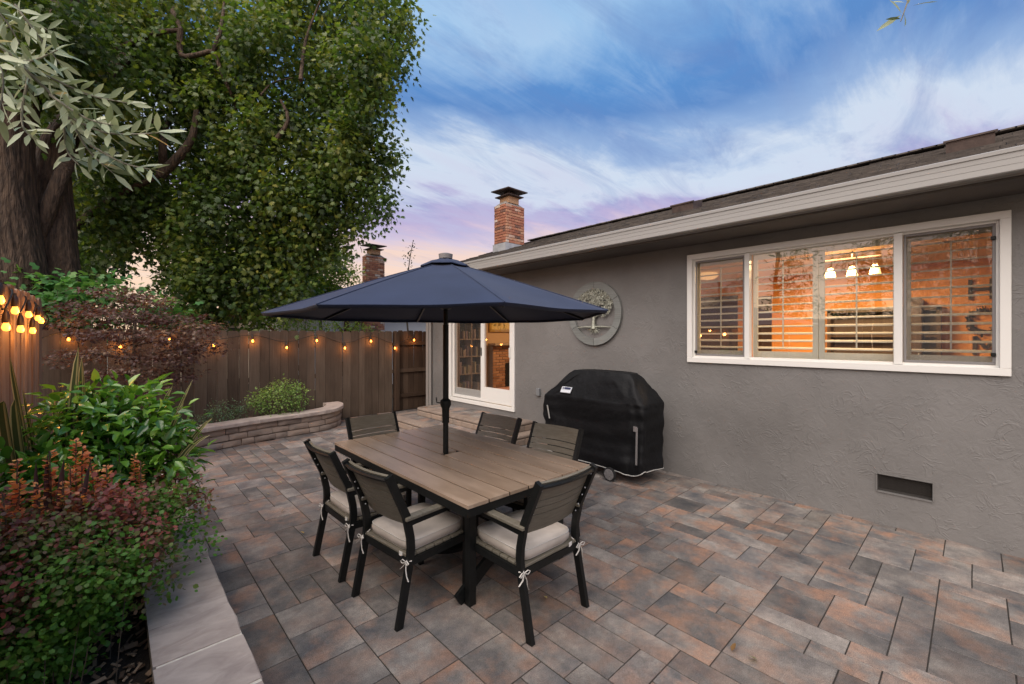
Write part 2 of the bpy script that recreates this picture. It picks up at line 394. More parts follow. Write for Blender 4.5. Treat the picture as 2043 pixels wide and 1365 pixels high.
    L.new(ad.outputs[0], bp.inputs['Height']); L.new(bp.outputs[0], P.inputs['Normal'])
    return m
def stucco_mat():
    m, nt, N, L, P = newmat('grey_stucco')
    geo = N.new('ShaderNodeNewGeometry')
    def nz(scale, det, dist=0, rough=.6):
        n = N.new('ShaderNodeTexNoise'); n.inputs['Scale'].default_value = scale; n.inputs['Detail'].default_value = det
        n.inputs['Distortion'].default_value = dist; n.inputs['Roughness'].default_value = rough; L.new(geo.outputs['Position'], n.inputs[0]); return n.outputs[0]
    n1 = nz(.8, 5); rp = N.new('ShaderNodeValToRGB'); L.new(n1, rp.inputs[0])
    rp.color_ramp.elements[0].position = .3; rp.color_ramp.elements[0].color = (.134,.129,.125,1)
    rp.color_ramp.elements[1].position = .7; rp.color_ramp.elements[1].color = (.200,.193,.188,1)
    L.new(rp.outputs[0], P.inputs['Base Color']); P.inputs['Roughness'].default_value = .62; P.inputs['Specular IOR Level'].default_value = .35
    # skip-trowel ridges: thin contour lines of a warped noise in patches, plus soft lumps
    n2 = nz(6.0, 3, .9); ab = N.new('ShaderNodeMath'); ab.operation = 'SUBTRACT'; ab.inputs[1].default_value = .5; L.new(n2, ab.inputs[0])
    a2 = N.new('ShaderNodeMath'); a2.operation = 'ABSOLUTE'; L.new(ab.outputs[0], a2.inputs[0])
    m1 = N.new('ShaderNodeMapRange'); m1.inputs[1].default_value = 0; m1.inputs[2].default_value = .035; m1.inputs[3].default_value = 1; m1.inputs[4].default_value = 0; L.new(a2.outputs[0], m1.inputs[0])
    n6 = nz(4.0, 2, .5); m6 = N.new('ShaderNodeMapRange'); m6.inputs[1].default_value = .42; m6.inputs[2].default_value = .6; L.new(n6, m6.inputs[0])
    mm = N.new('ShaderNodeMath'); mm.operation = 'MULTIPLY'; L.new(m1.outputs[0], mm.inputs[0]); L.new(m6.outputs[0], mm.inputs[1])
    n4 = nz(11, 6, .8); n5 = nz(70, 4)
    s1 = N.new('ShaderNodeMath'); s1.operation = 'MULTIPLY_ADD'; L.new(mm.outputs[0], s1.inputs[0]); s1.inputs[1].default_value = .45; L.new(n4, s1.inputs[2])
    s2 = N.new('ShaderNodeMath'); s2.operation = 'MULTIPLY_ADD'; L.new(n5, s2.inputs[0]); s2.inputs[1].default_value = .22; L.new(s1.outputs[0], s2.inputs[2])
    bp = N.new('ShaderNodeBump'); bp.inputs['Strength'].default_value = .55; bp.inputs['Distance'].default_value = .012
    L.new(s2.outputs[0], bp.inputs['Height']); L.new(bp.outputs[0], P.inputs['Normal']); return m

M = {}
M['paver'] = paver_mat(); M['stucco'] = stucco_mat()
M['sand'] = noisy('joint_sand', [(.02,.017,.014),(.045,.038,.032)], 30, vec='World', rough=.95, bump=.4)
M['soil'] = noisy('bark_soil', [(.012,.009,.007),(.035,.024,.017)], 18, vec='World', rough=.95, bump=.8)
M['chip'] = noisy('bark_chip', [(0.0600,0.0348,0.0210),(0.1950,0.1232,0.0770),(0.3900,0.2755,0.1820)], 8, vec='Object', island=True, rnd=.8, rough=.9)
M['earth'] = noisy('dry_ground', [(.05,.045,.03),(.09,.08,.05)], 3, vec='World', rough=.95)
M['cap'] = noisy('flagstone_cap', [(0.2880,0.2365,0.2091),(0.3960,0.3300,0.2907),(0.5040,0.4290,0.3774)], 5, vec='World', rough=.75, bump=.55, bscale=22, dist=.8, stretch=(1,2.2,1), bdist=.006, rnd=.25)
M['mortar'] = noisy('pale_mortar', [(0.5950,0.5440,0.4620),(0.7650,0.7140,0.6270)], 40, vec='World', rough=.9, bump=.3)
M['block'] = noisy('tumbled_wall_block', [(.15,.118,.098),(.25,.20,.165),(.30,.225,.175),(.20,.185,.175)], 4, vec='Object', rough=.85, bump=.7, bscale=45, rnd=.5, bdist=.006)
M['bullnose'] = noisy('bullnose_paver', [(.14,.105,.085),(.21,.165,.135),(.26,.20,.16)], 6, vec='World', rough=.75, bump=.4, bscale=60, island=True, rnd=.4, bdist=.004)
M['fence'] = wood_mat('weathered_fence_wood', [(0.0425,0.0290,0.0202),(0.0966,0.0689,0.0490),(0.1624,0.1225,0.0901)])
M['fence_l'] = wood_mat('lit_fence_wood', [(0.1000,0.0648,0.0437),(0.2125,0.1500,0.1035),(0.3750,0.2820,0.2070)])  # paler fence wood, with light the sun does not give put into the colour
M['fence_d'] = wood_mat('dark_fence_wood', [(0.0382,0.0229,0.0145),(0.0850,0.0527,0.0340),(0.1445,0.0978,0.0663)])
M['pergola'] = wood_mat('pergola_wood', [(.09,.04,.022),(.17,.08,.045)], axis=0, knots=False)
M['bark'] = noisy('tree_bark', [(0.0245,0.0153,0.0095),(0.0668,0.0414,0.0261),(0.1114,0.0702,0.0435)], 7, vec='World', stretch=(3.5,3.5,.6), rough=.9, bump=1.0, bscale=9, bdist=.06)
M['twig'] = noisy('twig_bark', [(.06,.045,.03),(.12,.09,.06)], 20, vec='World', rough=.8, bump=0)
M['olivetwig'] = noisy('olive_bark', [(.16,.15,.11),(.26,.24,.18)], 20, vec='World', rough=.8, bump=.2)
M['black'] = noisy('black_powder_coat', [(.005,.006,.006),(.009,.010,.010)], 30, rough=.45, bump=.15, bscale=500, bdist=.0006, spec=.3)
M['darkpole'] = plain('dark_bronze_aluminium', (.018,.018,.018), .38)
M['polywood'] = noisy('grey_brown_polywood', [(0.1207,0.1081,0.0805),(0.1552,0.1391,0.1081),(0.1898,0.1725,0.1380)], 4, vec='Object', stretch=(2,22,22), rough=.46, bump=.12, bscale=8, rnd=.2)
M['plank'] = noisy('table_plank', [(0.2519,0.1791,0.1254),(0.3315,0.2419,0.1735),(0.4243,0.3205,0.2408)], 3.2, vec='Object', stretch=(5,.9,5), rough=.33, bump=.12, bscale=60, rnd=.3, rrange=.12, bdist=.001, dist=.5)
M['cushion'] = noisy('cushion_linen', [(0.4355,0.3861,0.3383),(0.5443,0.4871,0.4316)], 5, vec='Object', rough=.9, bump=.3, bscale=260, bdist=.001, spec=.2)
M['tie'] = plain('tie_fabric', (.55,.52,.48), .9)
M['canvas'] = noisy('navy_canvas', [(0.0119,0.0199,0.0504),(0.0172,0.0280,0.0672)], 3, vec='Object', rough=.7, bump=.25, bscale=350, bdist=.0008, spec=.3)
M['canvas'].node_tree.nodes['Principled BSDF'].inputs['Sheen Weight'].default_value = .08
M['white'] = plain('white_vinyl', (.72,.71,.68), .35)
M['cream'] = plain('cream_gutter_paint', (.30,.293,.282), .5)
M['trimgrey'] = plain('painted_trim_grey', (.25,.235,.22), .55)
M['shutter'] = plain('shutter_paint', (.60,.60,.52), .75)
M['glass'] = glass_mat('window_glass', 3.6)
M['doorglass'] = glass_mat('door_glass', 1.7)
M['screen'] = screen_mat('insect_screen',.20,(.05,.05,.055))
M['shingle'] = noisy('asphalt_shingle', [(.04,.035,.032),(.09,.078,.07),(.15,.13,.115)], 10, vec='World', island=True, rnd=.5, rough=.9, bump=.8, bscale=240, bdist=.002)
M['brick'] = noisy('chimney_brick', [(0.1250,0.0870,0.0750),(0.3750,0.1450,0.0900),(0.4500,0.1885,0.1125),(0.5250,0.2755,0.1650),(0.6875,0.6525,0.6000)], 6, vec='Object', island=True, rnd=.85, rough=.85, bump=.5, bscale=60)
M['brickmortar'] = noisy('brick_mortar', [(.22,.19,.17),(.32,.29,.26)], 30, vec='World', rough=.95)
M['flashing'] = noisy('flashing_metal', [(.35,.36,.38),(.50,.51,.54)], 6, vec='World', rough=.5, bump=.1)
M['rust'] = noisy('rusty_cap', [(.035,.022,.018),(.09,.06,.05)], 6, vec='World', rough=.7, bump=.2)
M['flue'] = plain('clay_flue', (.50,.30,.17), .8)
M['cover'] = noisy('black_cover_fabric', [(.0045,.005,.006),(.008,.0085,.010)], 4, vec='Object', rough=.62, bump=.9, bscale=7, bdist=.02, spec=.22)
M['piping'] = plain('pale_piping', (.42,.42,.40), .6)
M['rubber'] = plain('black_rubber', (.015,.015,.015), .7)
M['greyplastic'] = plain('grey_plastic', (.20,.19,.19), .5)
M['patchwhite'] = plain('patch_white', (.72,.75,.80), .6); M['patchblue'] = plain('patch_navy', (.02,.03,.09), .6)
M['artwood'] = wood_mat('weathered_art_wood', [(0.1098,0.1138,0.1065),(0.1975,0.2072,0.2002),(0.2632,0.2682,0.2556)], axis=1, scale=2.4, knots=False, rnd=.3)
M['artmetal'] = noisy('embossed_metal', [(0.2340,0.2405,0.1989),(0.4212,0.4329,0.3627)], 55, rough=.5, bump=.7, bscale=90, metal=.35, bdist=.004)
M['cord'] = plain('black_cord', (.012,.011,.010), .6)
M['orangewall'] = noisy('orange_plaster', [(.62,.27,.065),(.68,.31,.08)], 2, rough=.7, bump=0)
M['tanwall'] = plain('tan_plaster', (.55,.36,.20), .8)
M['roomceil'] = plain('room_ceiling', (.7,.6,.48), .8)
M['roomfloor'] = wood_mat('room_floor', [(.12,.06,.03),(.2,.11,.06)], axis=0, knots=False)
M['darkwood'] = plain('dark_cabinet', (.045,.026,.016), .45)
M['shelf'] = plain('pale_shelf', (.35,.26,.18), .6)
M['letter'] = plain('letter_black', (.03,.02,.015), .6)
M['housewhite'] = noisy('white_siding', [(.62,.61,.60),(.72,.71,.70)], 1, vec='World', rough=.8, bump=.1)
M['housecream'] = plain('cream_siding', (.62,.54,.44), .8)
M['metalgrey'] = plain('grey_metal', (.22,.23,.24), .5, .3)

# ------------------------------------------------------------------ foliage tools
def frames(d, nrm):
    d = d/np.linalg.norm(d, axis=1, keepdims=True)
    n = nrm - d*(nrm*d).sum(1, keepdims=True); n /= (np.linalg.norm(n, axis=1, keepdims=True)+1e-9)
    x = np.cross(d, n); return np.stack([x, d, n], axis=2)      # columns: width, length, normal
T_LEAF = (np.array([[0,0,0],[-.27,.33,.07],[.27,.33,.07],[0,.5,0],[-.2,.72,.03],[.2,.72,.03],[0,1,-.06]], float),
          [(0,3,1),(0,2,3),(1,3,4),(3,2,5),(3,6,4),(3,5,6)])
T_SLIM = (np.array([[0,0,0],[-.125,.4,.02],[.125,.4,.02],[0,.5,0],[-.09,.75,.0],[.09,.75,.0],[0,1,-.05]], float), T_LEAF[1])
T_ROUND = (np.array([[0,0,0],[-.34,.3,.03],[-.36,.65,.02],[0,1,0],[.36,.65,.02],[.34,.3,.03]], float), [(0,4,5),(0,3,4),(0,2,3),(0,1,2)])
_a = [(0,0),(-.30,.10),(-.52,.38),(-.24,.42),(-.34,.80),(-.12,.62),(0,1.0),(.12,.62),(.34,.80),(.24,.42),(.52,.38),(.30,.10)]
T_MAPLE = (np.array([[0,.3,0]]+[[x, y, -.10*abs(x)] for x, y in _a], float), [(0,i+2 if i < 11 else 1, i+1) for i in range(12)])
_p = [(0,0),(-.42,.22),(-.14,.3),(-.4,.62),(-.09,.42),(0,1.0),(.09,.42),(.4,.62),(.14,.3),(.42,.22)]
T_PALM = (np.array([[0,.22,0]]+[[x, y, -.08*abs(x)] for x, y in _p], float), [(0,i+2 if i < 9 else 1, i+1) for i in range(10)])
T_LOBE = (np.array([[0,0,0],[-.42,.25,-.03],[-.2,.5,.02],[-.3,.78,-.03],[0,1,-.05],[.3,.78,-.03],[.2,.5,.02],[.42,.25,-.03]], float), [(0,2,1),(0,4,2),(2,4,3),(0,6,4),(0,7,6),(4,6,5)])
def leaf_mesh(name, T, pos, d, nrm, size, tint, mat):
    tv, tf = T; n = len(pos); k = len(tv)
    Rm = frames(d, nrm); v = np.einsum('nij,kj->nki', Rm, tv)*size[:,None,None] + pos[:,None,:]
    tf = np.array(tf, np.int32); f = (tf[None] + (np.arange(n, dtype=np.int32)*k)[:,None,None]).reshape(-1)
    me = bpy.data.meshes.new(name); me.vertices.add(n*k); me.vertices.foreach_set('co', v.astype(np.float32).reshape(-1))
    nf = n*len(tf); me.loops.add(nf*3); me.loops.foreach_set('vertex_index', f)
    me.polygons.add(nf); me.polygons.foreach_set('loop_start', np.arange(0, nf*3, 3, dtype=np.int32))
    at = me.attributes.new('tint', 'FLOAT', 'POINT'); at.data.foreach_set('value', np.repeat(tint.astype(np.float32), k))
    me.materials.append(mat); me.update(calc_edges=True); return me
def unit(n):
    v = rng.normal(size=(n,3)); return v/np.linalg.norm(v, axis=1, keepdims=True)
def cluster_leaves(centres, per, sigma, size, droop=.3, upbias=.8, tintc=None, tspread=.15, outward=None, squash=.8):
    """leaves scattered round twig tips; returns arrays"""
    c = np.repeat(centres, per, axis=0); n = len(c)
    off = rng.normal(size=(n,3))*sigma; off[:,2] *= squash
    pos = c+off
    d = unit(n)*.8 + off/(sigma*1.2); d[:,2] -= droop
    nr = unit(n)*.75; nr[:,2] += upbias
    if outward is not None: nr += np.repeat(outward, per, axis=0)*.5
    s = size*rng.uniform(.6, 1.2, n)
    t0 = np.repeat(tintc if tintc is not None else rng.uniform(.3,.7,len(centres)), per)
    return pos, d, nr, s, np.clip(t0+rng.normal(size=n)*tspread, 0, 1)
def branch_path(p0, p1, sag=0, wob=.1, n=8):
    p0, p1 = Vector(p0), Vector(p1); out = []; L_ = (p1-p0).length
    o = Vector((random.uniform(-9,9), random.uniform(-9,9), random.uniform(-9,9)))
    for i in range(n+1):
        t = i/n; p = p0.lerp(p1, t); k = math.sin(math.pi*t)
        w = noise.noise_vector(o+p*.6)*wob*L_*k
        out.append(p+w+Vector((0,0,sag*L_*k)))
    return out

exec_sections = []
# ================================================================== SETTING: ground, patio
WX = 5.25                                   # house wall plane
link('ground', MB().box((0,20,-.16),(160,160,.1)).mesh('ground', M['earth']), kind='structure')

PATH = [Vector((.40,-1.5)), Vector((.40,2.0)), Vector((.40,4.5)), Vector((.40,6.4)), Vector((.42,7.0)), Vector((.52,7.42)), Vector((.75,7.70)), Vector((1.05,7.86)),
        Vector((1.45,7.97)), Vector((1.95,8.07)), Vector((2.42,8.11)), Vector((2.80,8.17)), Vector((3.10,8.31)), Vector((3.32,8.58)), Vector((3.43,8.86)), Vector((3.44,9.12))]
def smooth2(pts, n=6):
    out = []
    for i in range(len(pts)-1):
        p0 = pts[max(i-1,0)]; p1 = pts[i]; p2 = pts[i+1]; p3 = pts[min(i+2,len(pts)-1)]
        for k in range(n):
            t = k/n
            out.append(.5*((2*p1)+(p2-p0)*t+(2*p0-5*p1+4*p2-p3)*t*t+(3*p1-p0-3*p2+p3)*t**3))
    out.append(pts[-1]); return out
FACE = smooth2(PATH)                         # patio-side face of the bed wall
CUM = [0]
for a, b in zip(FACE, FACE[1:]): CUM.append(CUM[-1]+(b-a).length)
def along(s):
    s = max(0, min(s, CUM[-1]-1e-6))
    import bisect
    i = min(bisect.bisect_right(CUM, s)-1, len(FACE)-2); t = (s-CUM[i])/(CUM[i+1]-CUM[i])
    p = FACE[i].lerp(FACE[i+1], t); d = (FACE[i+1]-FACE[i]).normalized(); return p, d, Vector((-d.y, d.x))   # normal points into the bed
def in_bed(x, y):
    best = None
    for i in range(0, len(FACE)-1, 2):
        p = FACE[i]; q = (p-Vector((x,y))).length
        if best is None or q < best[0]: best = (q, i)
    p, d = FACE[best[1]], (FACE[min(best[1]+1, len(FACE)-1)]-FACE[best[1]])
    nrm = Vector((-d.y, d.x)); return (Vector((x,y))-p).dot(nrm) > 0

patio = link('patio', MB().box((2.9,3.8,-.0495),(5.6,11.6,.09)).mesh('patio', M['sand']), kind='structure')
m0 = .1575; x0, y0 = .43, -1.72
nx, ny = 31, 70
grid = [[0]*ny for _ in range(nx)]; tiles = []
r7 = random.Random(11)
opts = [((2,2),34),((2,3),16),((3,2),16),((1,2),16),((2,1),16),((1,3),5),((3,1),5),((1,1),.5)]
for j in range(ny):
    for i in range(nx):
        if grid[i][j]: continue
        cand = [(s,w) for s,w in opts if i+s[0] <= nx and j+s[1] <= ny and all(not grid[i+a][j+b] for a in range(s[0]) for b in range(s[1]))]
        if not cand: cand = [((1,1),1)]
        s = r7.choices([c[0] for c in cand], [c[1] for c in cand])[0]
        for a in range(s[0]):
            for b in range(s[1]): grid[i+a][j+b] = 1
        cx_, cy_ = x0+(i+s[0]/2)*m0, y0+(j+s[1]/2)*m0
        if in_bed(cx_+.12, cy_-.12) or cy_ > 9.1 or cy_ < -1.6: continue
        if cx_ > 4.25 and 5.3 < cy_ < 7.7: continue
        tiles.append((cx_, cy_, s))
def visible_size(t):
    p = Vector((t[0], t[1], 0)); d = p.dot(FW); l = p.dot(RT)
    if d < .4: return 0
    px = l/d*F+CX; py = HY+H/d*F
    if px < -60 or px > 2100 or py > 1400: return 0
    return t[2][0]*t[2][1]/d**3
tiles.sort(key=visible_size, reverse=True)
pm = {}
rest = MB()
for k, (cx_, cy_, s) in enumerate(tiles):
    dx_, dy_ = s[0]*m0-.0065, s[1]*m0-.0065
    z = r7.uniform(-.0008, .0012)
    if k < 300:
        if s not in pm: pm[s] = MB().box((0,0,-.02),(dx_,dy_,.04),ch=.0018).mesh('paver', M['paver'])
        link('paver', pm[s], patio, (cx_,cy_,z), (R(r7.uniform(-.1,.1)), R(r7.uniform(-.1,.1)), R(r7.uniform(-.25,.25))))
    else:
        rest.box((cx_,cy_,z-.02),(dx_,dy_,.04),ch=.0018)
rest.build('far_pavers', M['paver'], patio, kind='stuff')

# bed: soil and bark chips
poly = [(p.x-.05 if i < 40 else p.x, p.y+.02) for i, p in enumerate(FACE)]
poly = [(along(s)[0]+along(s)[2]*.12).to_tuple() for s in np.linspace(0, CUM[-1], 60)]
poly += [(3.3,9.17), (-3.2,9.17), (-3.2,-1.5)]
link('bed_soil', MB().prism(poly, -.1, .25).mesh('bed_soil', M['soil']), kind='structure')
ch = MB()
for i in range(3800):
    if i < 2900: x, y = random.uniform(-.5,.13), random.uniform(.6,6.5)
    else: x, y = random.uniform(-.4,3.0), random.uniform(7.7,9.1)
    if in_bed(x+.1, y-.1) is False: continue
    L_ = random.uniform(.012,.055); Mx = Matrix.Translation((x,y,.255+random.uniform(0,.02))) @ Matrix.Rotation(random.uniform(0,6.3),4,'Z') @ Matrix.Rotation(random.uniform(-.5,.5),4,'X') @ Matrix.Rotation(random.uniform(-.5,.5),4,'Y')
    ch.box((0,0,0),(L_*random.uniform(.2,.5),L_,random.uniform(.002,.006)),Mx)
tag(ch.build('bark_mulch', M['chip']), 'scattered pale and brown bark chips on the dark bed soil', 'mulch', kind='stuff')

# bed retaining wall: three courses of blocks, flagstone cap
rw = empty('retaining_wall', (.4,2,0), label='low curved garden wall of tumbled brown blocks with pale flagstone cap round the planting bed', cat='garden wall')
def child(o, p):
    o.parent = p; o.matrix_parent_inverse = Matrix.Translation(p.location).inverted() if p.rotation_euler.z == 0 else p.matrix_basis.inverted(); return o
def path_block(s0, s1, dep, z0, z1, seg, ch=.0, jit=0, off=0.0):
    vs = []; n = seg
    for k in range(n+1):
        s = s0+(s1-s0)*k/n; p, d, nn = along(s)
        inset = ch if k in (0, n) else 0
        o0 = p - nn*off
        for (o, z) in ((0+inset*.6, z0+ch), (0+inset, z1-ch), (ch+inset*.3, z1), (dep, z1), (dep, z0), (ch+inset*.3, z0)):
            q = o0+nn*(o+ (random.uniform(-jit, jit) if o < .05 else 0)); vs.append((q.x, q.y, z+(random.uniform(-jit,jit)*.5)))
    fs = []
    for k in range(n):
        for j in range(6):
            a, b = k*6+j, k*6+(j+1)%6; fs.append((a, b, b+6, a+6))
    fs.append(tuple(range(6))); fs.append(tuple(n*6+j for j in range(6)))
    return MB().add(vs, fs)
rb = random.Random(5)
for c in range(3):
    s = 1.4-c*.13
    while s < CUM[-1]-.02:
        L_ = rb.choice([.19,.27,.33,.38]); s1 = min(s+L_, CUM[-1])
        mb = path_block(s+.004, s1-.004, .19, .004+c*.105, .101+c*.105, 3 if s > 8 else 1, ch=.012, jit=.005, off=rb.uniform(-.006,.006))
        mid = along((s+s1)/2)[0]; me = mb.mesh('wall_block', M['block'], smooth=50)
        o = link('wall_block', me, rw); o.matrix_parent_inverse = Matrix.Translation(rw.location).inverted(); s = s1
core = path_block(1.2, CUM[-1], .12, 0, .314, 60, off=-.07).build('wall_core', M['sand'], rw); core.matrix_parent_inverse = Matrix.Translation(rw.location).inverted()
joints = [2.70,3.07,3.44,3.80,4.11,4.44,4.75,5.37,5.9,6.5]; k = 0; s = joints[0]
while s < CUM[-1]-.02:
    s1 = joints[k+1] if k+1 < len(joints) else min(s+rb.uniform(.5,.8), CUM[-1])
    L_ = s1-s; gap = .0045
    mb = path_block(s+(.010 if k in (2,3) else gap/2), s1-(.010 if k in (1,2) else gap/2), .325, .318, .38+rb.uniform(-.002,.003), max(1, int(L_/.12)), ch=.008, jit=.0035, off=.045)
    o = mb.build('cap_stone', M['cap'], rw); o.matrix_parent_inverse = Matrix.Translation(rw.location).inverted()
    s = s1; k += 1
mt = path_block(2.8, CUM[-1]-.1, .305, .316, .3765, 70, off=.036).build('mortar_bed', M['mortar'], rw); mt.matrix_parent_inverse = Matrix.Translation(rw.location).inverted()

# ================================================================== FENCES
def board_mesh(w, h, t, mat, ear=.035):
    e = min(ear, w*.4)
    p = [(-w/2,0),(w/2,0),(w/2,h-e),(w/2-e*.8,h),(-w/2+e*.8,h),(-w/2,h-e)]
    vs = [(x,-t/2,z) for x,z in p]+[(x,t/2,z) for x,z in p]; n = 6
    fs = [tuple(range(n)), tuple(range(2*n-1,n-1,-1))]+[(i,i+n,(i+1)%n+n,(i+1)%n) for i in range(n)]
    return MB().add(vs, fs).mesh('board', mat)
def fence(label, p0, p1, h, mat, widths, z0=0.0, ear=.035, group=None, seed=1, rails_back=True, hvar=.012, extra=None):
    r = random.Random(seed); p0 = Vector(p0); p1 = Vector(p1); d = (p1-p0); L_ = d.length; d.normalize(); ang = math.atan2(d.y, d.x)
    f = empty('fence', (p0.x,p0.y,0), ang, label=label, cat='fence')
    x = 0
    while x < L_-.03:
        w = min(r.uniform(*widths), L_-x); hh = h+r.uniform(-hvar,hvar)
        link('board', board_mesh(w-.006, hh-z0, .02, mat, ear), f, (x+w/2, r.uniform(-.004,.004), z0), (R(r.uniform(-.3,.3)), R(r.uniform(-.25,.25)), 0)); x += w
    sgn = 1 if rails_back else -1
    for z in (.35, h*.5, h-.30):
        MB().box((L_/2, sgn*.035, z), (L_, .038, .085)).build('rail', mat, f)
    for k in range(int(L_/2.4)+1):
        MB().box((min(L_-.05, .05+k*2.4), sgn*.10, h/2), (.089,.089,h-.05)).build('post', mat, f)
    return f
fence('long weathered brown dog ear board fence across the back of the yard', (-3.2,9.2), (4.78,9.2), 1.86, M['fence'], (.135,.20), seed=3)
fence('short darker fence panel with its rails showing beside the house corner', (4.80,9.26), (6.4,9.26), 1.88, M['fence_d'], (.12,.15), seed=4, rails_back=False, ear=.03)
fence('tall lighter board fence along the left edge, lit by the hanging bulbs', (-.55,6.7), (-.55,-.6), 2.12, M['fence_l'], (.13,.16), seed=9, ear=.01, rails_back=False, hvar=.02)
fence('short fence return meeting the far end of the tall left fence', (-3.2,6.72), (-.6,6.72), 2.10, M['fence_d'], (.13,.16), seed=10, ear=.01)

# ================================================================== HOUSE
house = empty('house', (0,0,0), label='single storey grey stucco house with brown shingle roof and lit windows', cat='house')
YA, YB = -3.6, 8.5
w = MB()
def wallpiece(y0,y1,z0,z1,x0=WX,x1=WX+.2): w.box(((x0+x1)/2,(y0+y1)/2,(z0+z1)/2),(x1-x0,y1-y0,z1-z0))
WIN = (-.20,2.43,1.43,2.755); DOOR = (5.57,7.60,.40,2.755)
wallpiece(YA,WIN[0],-.1,3.0); wallpiece(WIN[0],.25,-.1,WIN[2]); wallpiece(.62,WIN[1],-.1,WIN[2]); wallpiece(.25,.62,-.1,.307); wallpiece(.25,.62,.462,WIN[2]); wallpiece(WIN[0],WIN[1],WIN[3],3.0)
wallpiece(WIN[1],DOOR[0],-.1,3.0); wallpiece(DOOR[0],DOOR[1],-.1,DOOR[2]); wallpiece(DOOR[0],DOOR[1],DOOR[3],3.0); wallpiece(DOOR[1],YB,-.1,3.0)
w.box(((WX+12.2)/2,YB-.1,1.45),(12.2-WX-.4,.2,3.1)); w.box(((WX+12.2)/2,YA+.1,1.45),(12.2-WX-.4,.2,3.1)); w.box((12.1,(YA+YB)/2,1.45),(.2,YB-YA,3.1))
w.build('wall', M['stucco'], house)
# foundation vent: real recess with mesh
def rect_frame_(y0,y1,z0,z1):
    b = MB(); x = WX+.05; b.box((x,(y0+y1)/2,z0-.002),(.12,y1-y0,.008)); b.box((x,(y0+y1)/2,z1+.002),(.12,y1-y0,.008)); b.box((x,y0-.002,(z0+z1)/2),(.12,.008,z1-z0)); b.box((x,y1+.002,(z0+z1)/2),(.12,.008,z1-z0)); return b
v = MB(); vy0, vy1, vz0, vz1 = .25,.62,.307,.462
hb = rect_frame_(vy0-.004,vy1+.004,vz0-.004,vz1+.004).build('foundation_vent', M['stucco'], house)
MB().box((WX+.11,(vy0+vy1)/2,(vz0+vz1)/2),(.01,vy1-vy0,vz1-vz0)).build('vent_back', plain('vent_dark',(.012,.010,.009),.9), hb)
vm_ = MB()
for i in range(47): y = vy0+.004+i*.0079; vm_.box((WX+.022,y,(vz0+vz1)/2),(.0016,.0016,vz1-vz0))
for i in range(20): z = vz0+.004+i*.0078; vm_.box((WX+.021,(vy0+vy1)/2,z),(.0016,vy1-vy0,.0016))
vm_.build('vent_mesh', plain('vent_wire',(.045,.040,.036),.6,.3), hb, kind='stuff')
# corner trim and outlet box
MB().box((WX-.02,YB-.07,1.4),(.05,.10,2.9),ch=.004).build('corner_trim', M['trimgrey'], house)
MB().tube([(WX-.05,YB-.22,.03),(WX-.05,YB-.22,2.85)],.028,10).build('downspout', M['trimgrey'], house, smooth=40)
ob = MB().box((WX-.02,4.98,.815),(.05,.075,.125),ch=.006).build('outlet_box', M['metalgrey'], house)
# roof
EX, EZ, RX = 4.70, 3.05, 8.9
SL = .345; RZ = EZ+SL*(RX-EX)
rf = MB()
yA, yB = YA-.4, YB+.35
rf.add([(EX,yA,EZ-.03),(EX,yB,EZ-.03),(RX,yB,RZ-.03),(RX,yA,RZ-.03),(2*RX-EX,yA,EZ-.03),(2*RX-EX,yB,EZ-.03),
        (EX,yA,EZ-.12),(EX,yB,EZ-.12),(RX,yB,RZ-.15),(RX,yA,RZ-.15),(2*RX-EX,yA,EZ-.12),(2*RX-EX,yB,EZ-.12)],
       [(0,3,2,1),(3,4,5,2),(6,7,8,9),(9,8,11,10),(0,1,7,6),(1,2,8,7),(2,5,11,8),(0,6,9,3),(3,9,10,4),(4,10,11,5)])
roof = rf.build('roof', M['shingle'], house)
sh = MB(); rs = random.Random(8)
nrow = int((RX-EX)/.137)
ang = math.atan(SL)
for i in range(nrow+1):
    xx = EX+.0+i*.137; zz = EZ+SL*(xx-EX)
    y = yA-rs.uniform(0,.2)
    while y < yB:
        wv = rs.uniform(.13,.34); y1 = min(y+wv, yB)
        th = rs.choice([.010,.014,.022])
        Mx = Matrix.Translation((xx,(y+y1)/2,zz)) @ Matrix.Rotation(-ang+.05,4,'Y')
        sh.box((.075+rs.uniform(-.006,.006),0,-.005+th/2),(.165,y1-y-.006,th),Mx); y = y1
sh.build('shingles', M['shingle'], roof, kind='stuff')
ri = MB()
for k in range(int((yB-yA)/.15)):
    ri.box((RX,yA+.1+k*.15,RZ+.02+rs.uniform(0,.006)),(.28,.17,.02))
ri.build('ridge_caps', M['shingle'], roof, kind='stuff')
# soffit, gutter
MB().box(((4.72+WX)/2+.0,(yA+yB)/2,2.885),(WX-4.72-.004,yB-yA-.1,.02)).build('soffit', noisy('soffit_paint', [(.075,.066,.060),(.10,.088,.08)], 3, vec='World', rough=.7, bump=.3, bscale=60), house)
MB().box((4.715,(yA+yB)/2,2.97),(.025,yB-yA-.06,.15)).build('fascia_board', M['cream'], house)
g = MB(); prof = [(4.70,2.905),(4.620,2.905),(4.614,2.912),(4.6135,2.955),(4.6115,2.957),(4.6105,2.998),(4.6080,3.000),(4.606,3.034),(4.598,3.040),(4.596,3.066),(4.604,3.072),(4.612,3.066),(4.700,3.03)]
n = len(prof); vs = [(x,yA,z) for x,z in prof]+[(x,yB,z) for x,z in prof]
g.add(vs, [tuple(range(n))[::-1], tuple(range(n,2*n))]+[(i,(i+1)%n,(i+1)%n+n,i+n) for i in range(n)])
g.build('gutter', M['cream'], house)
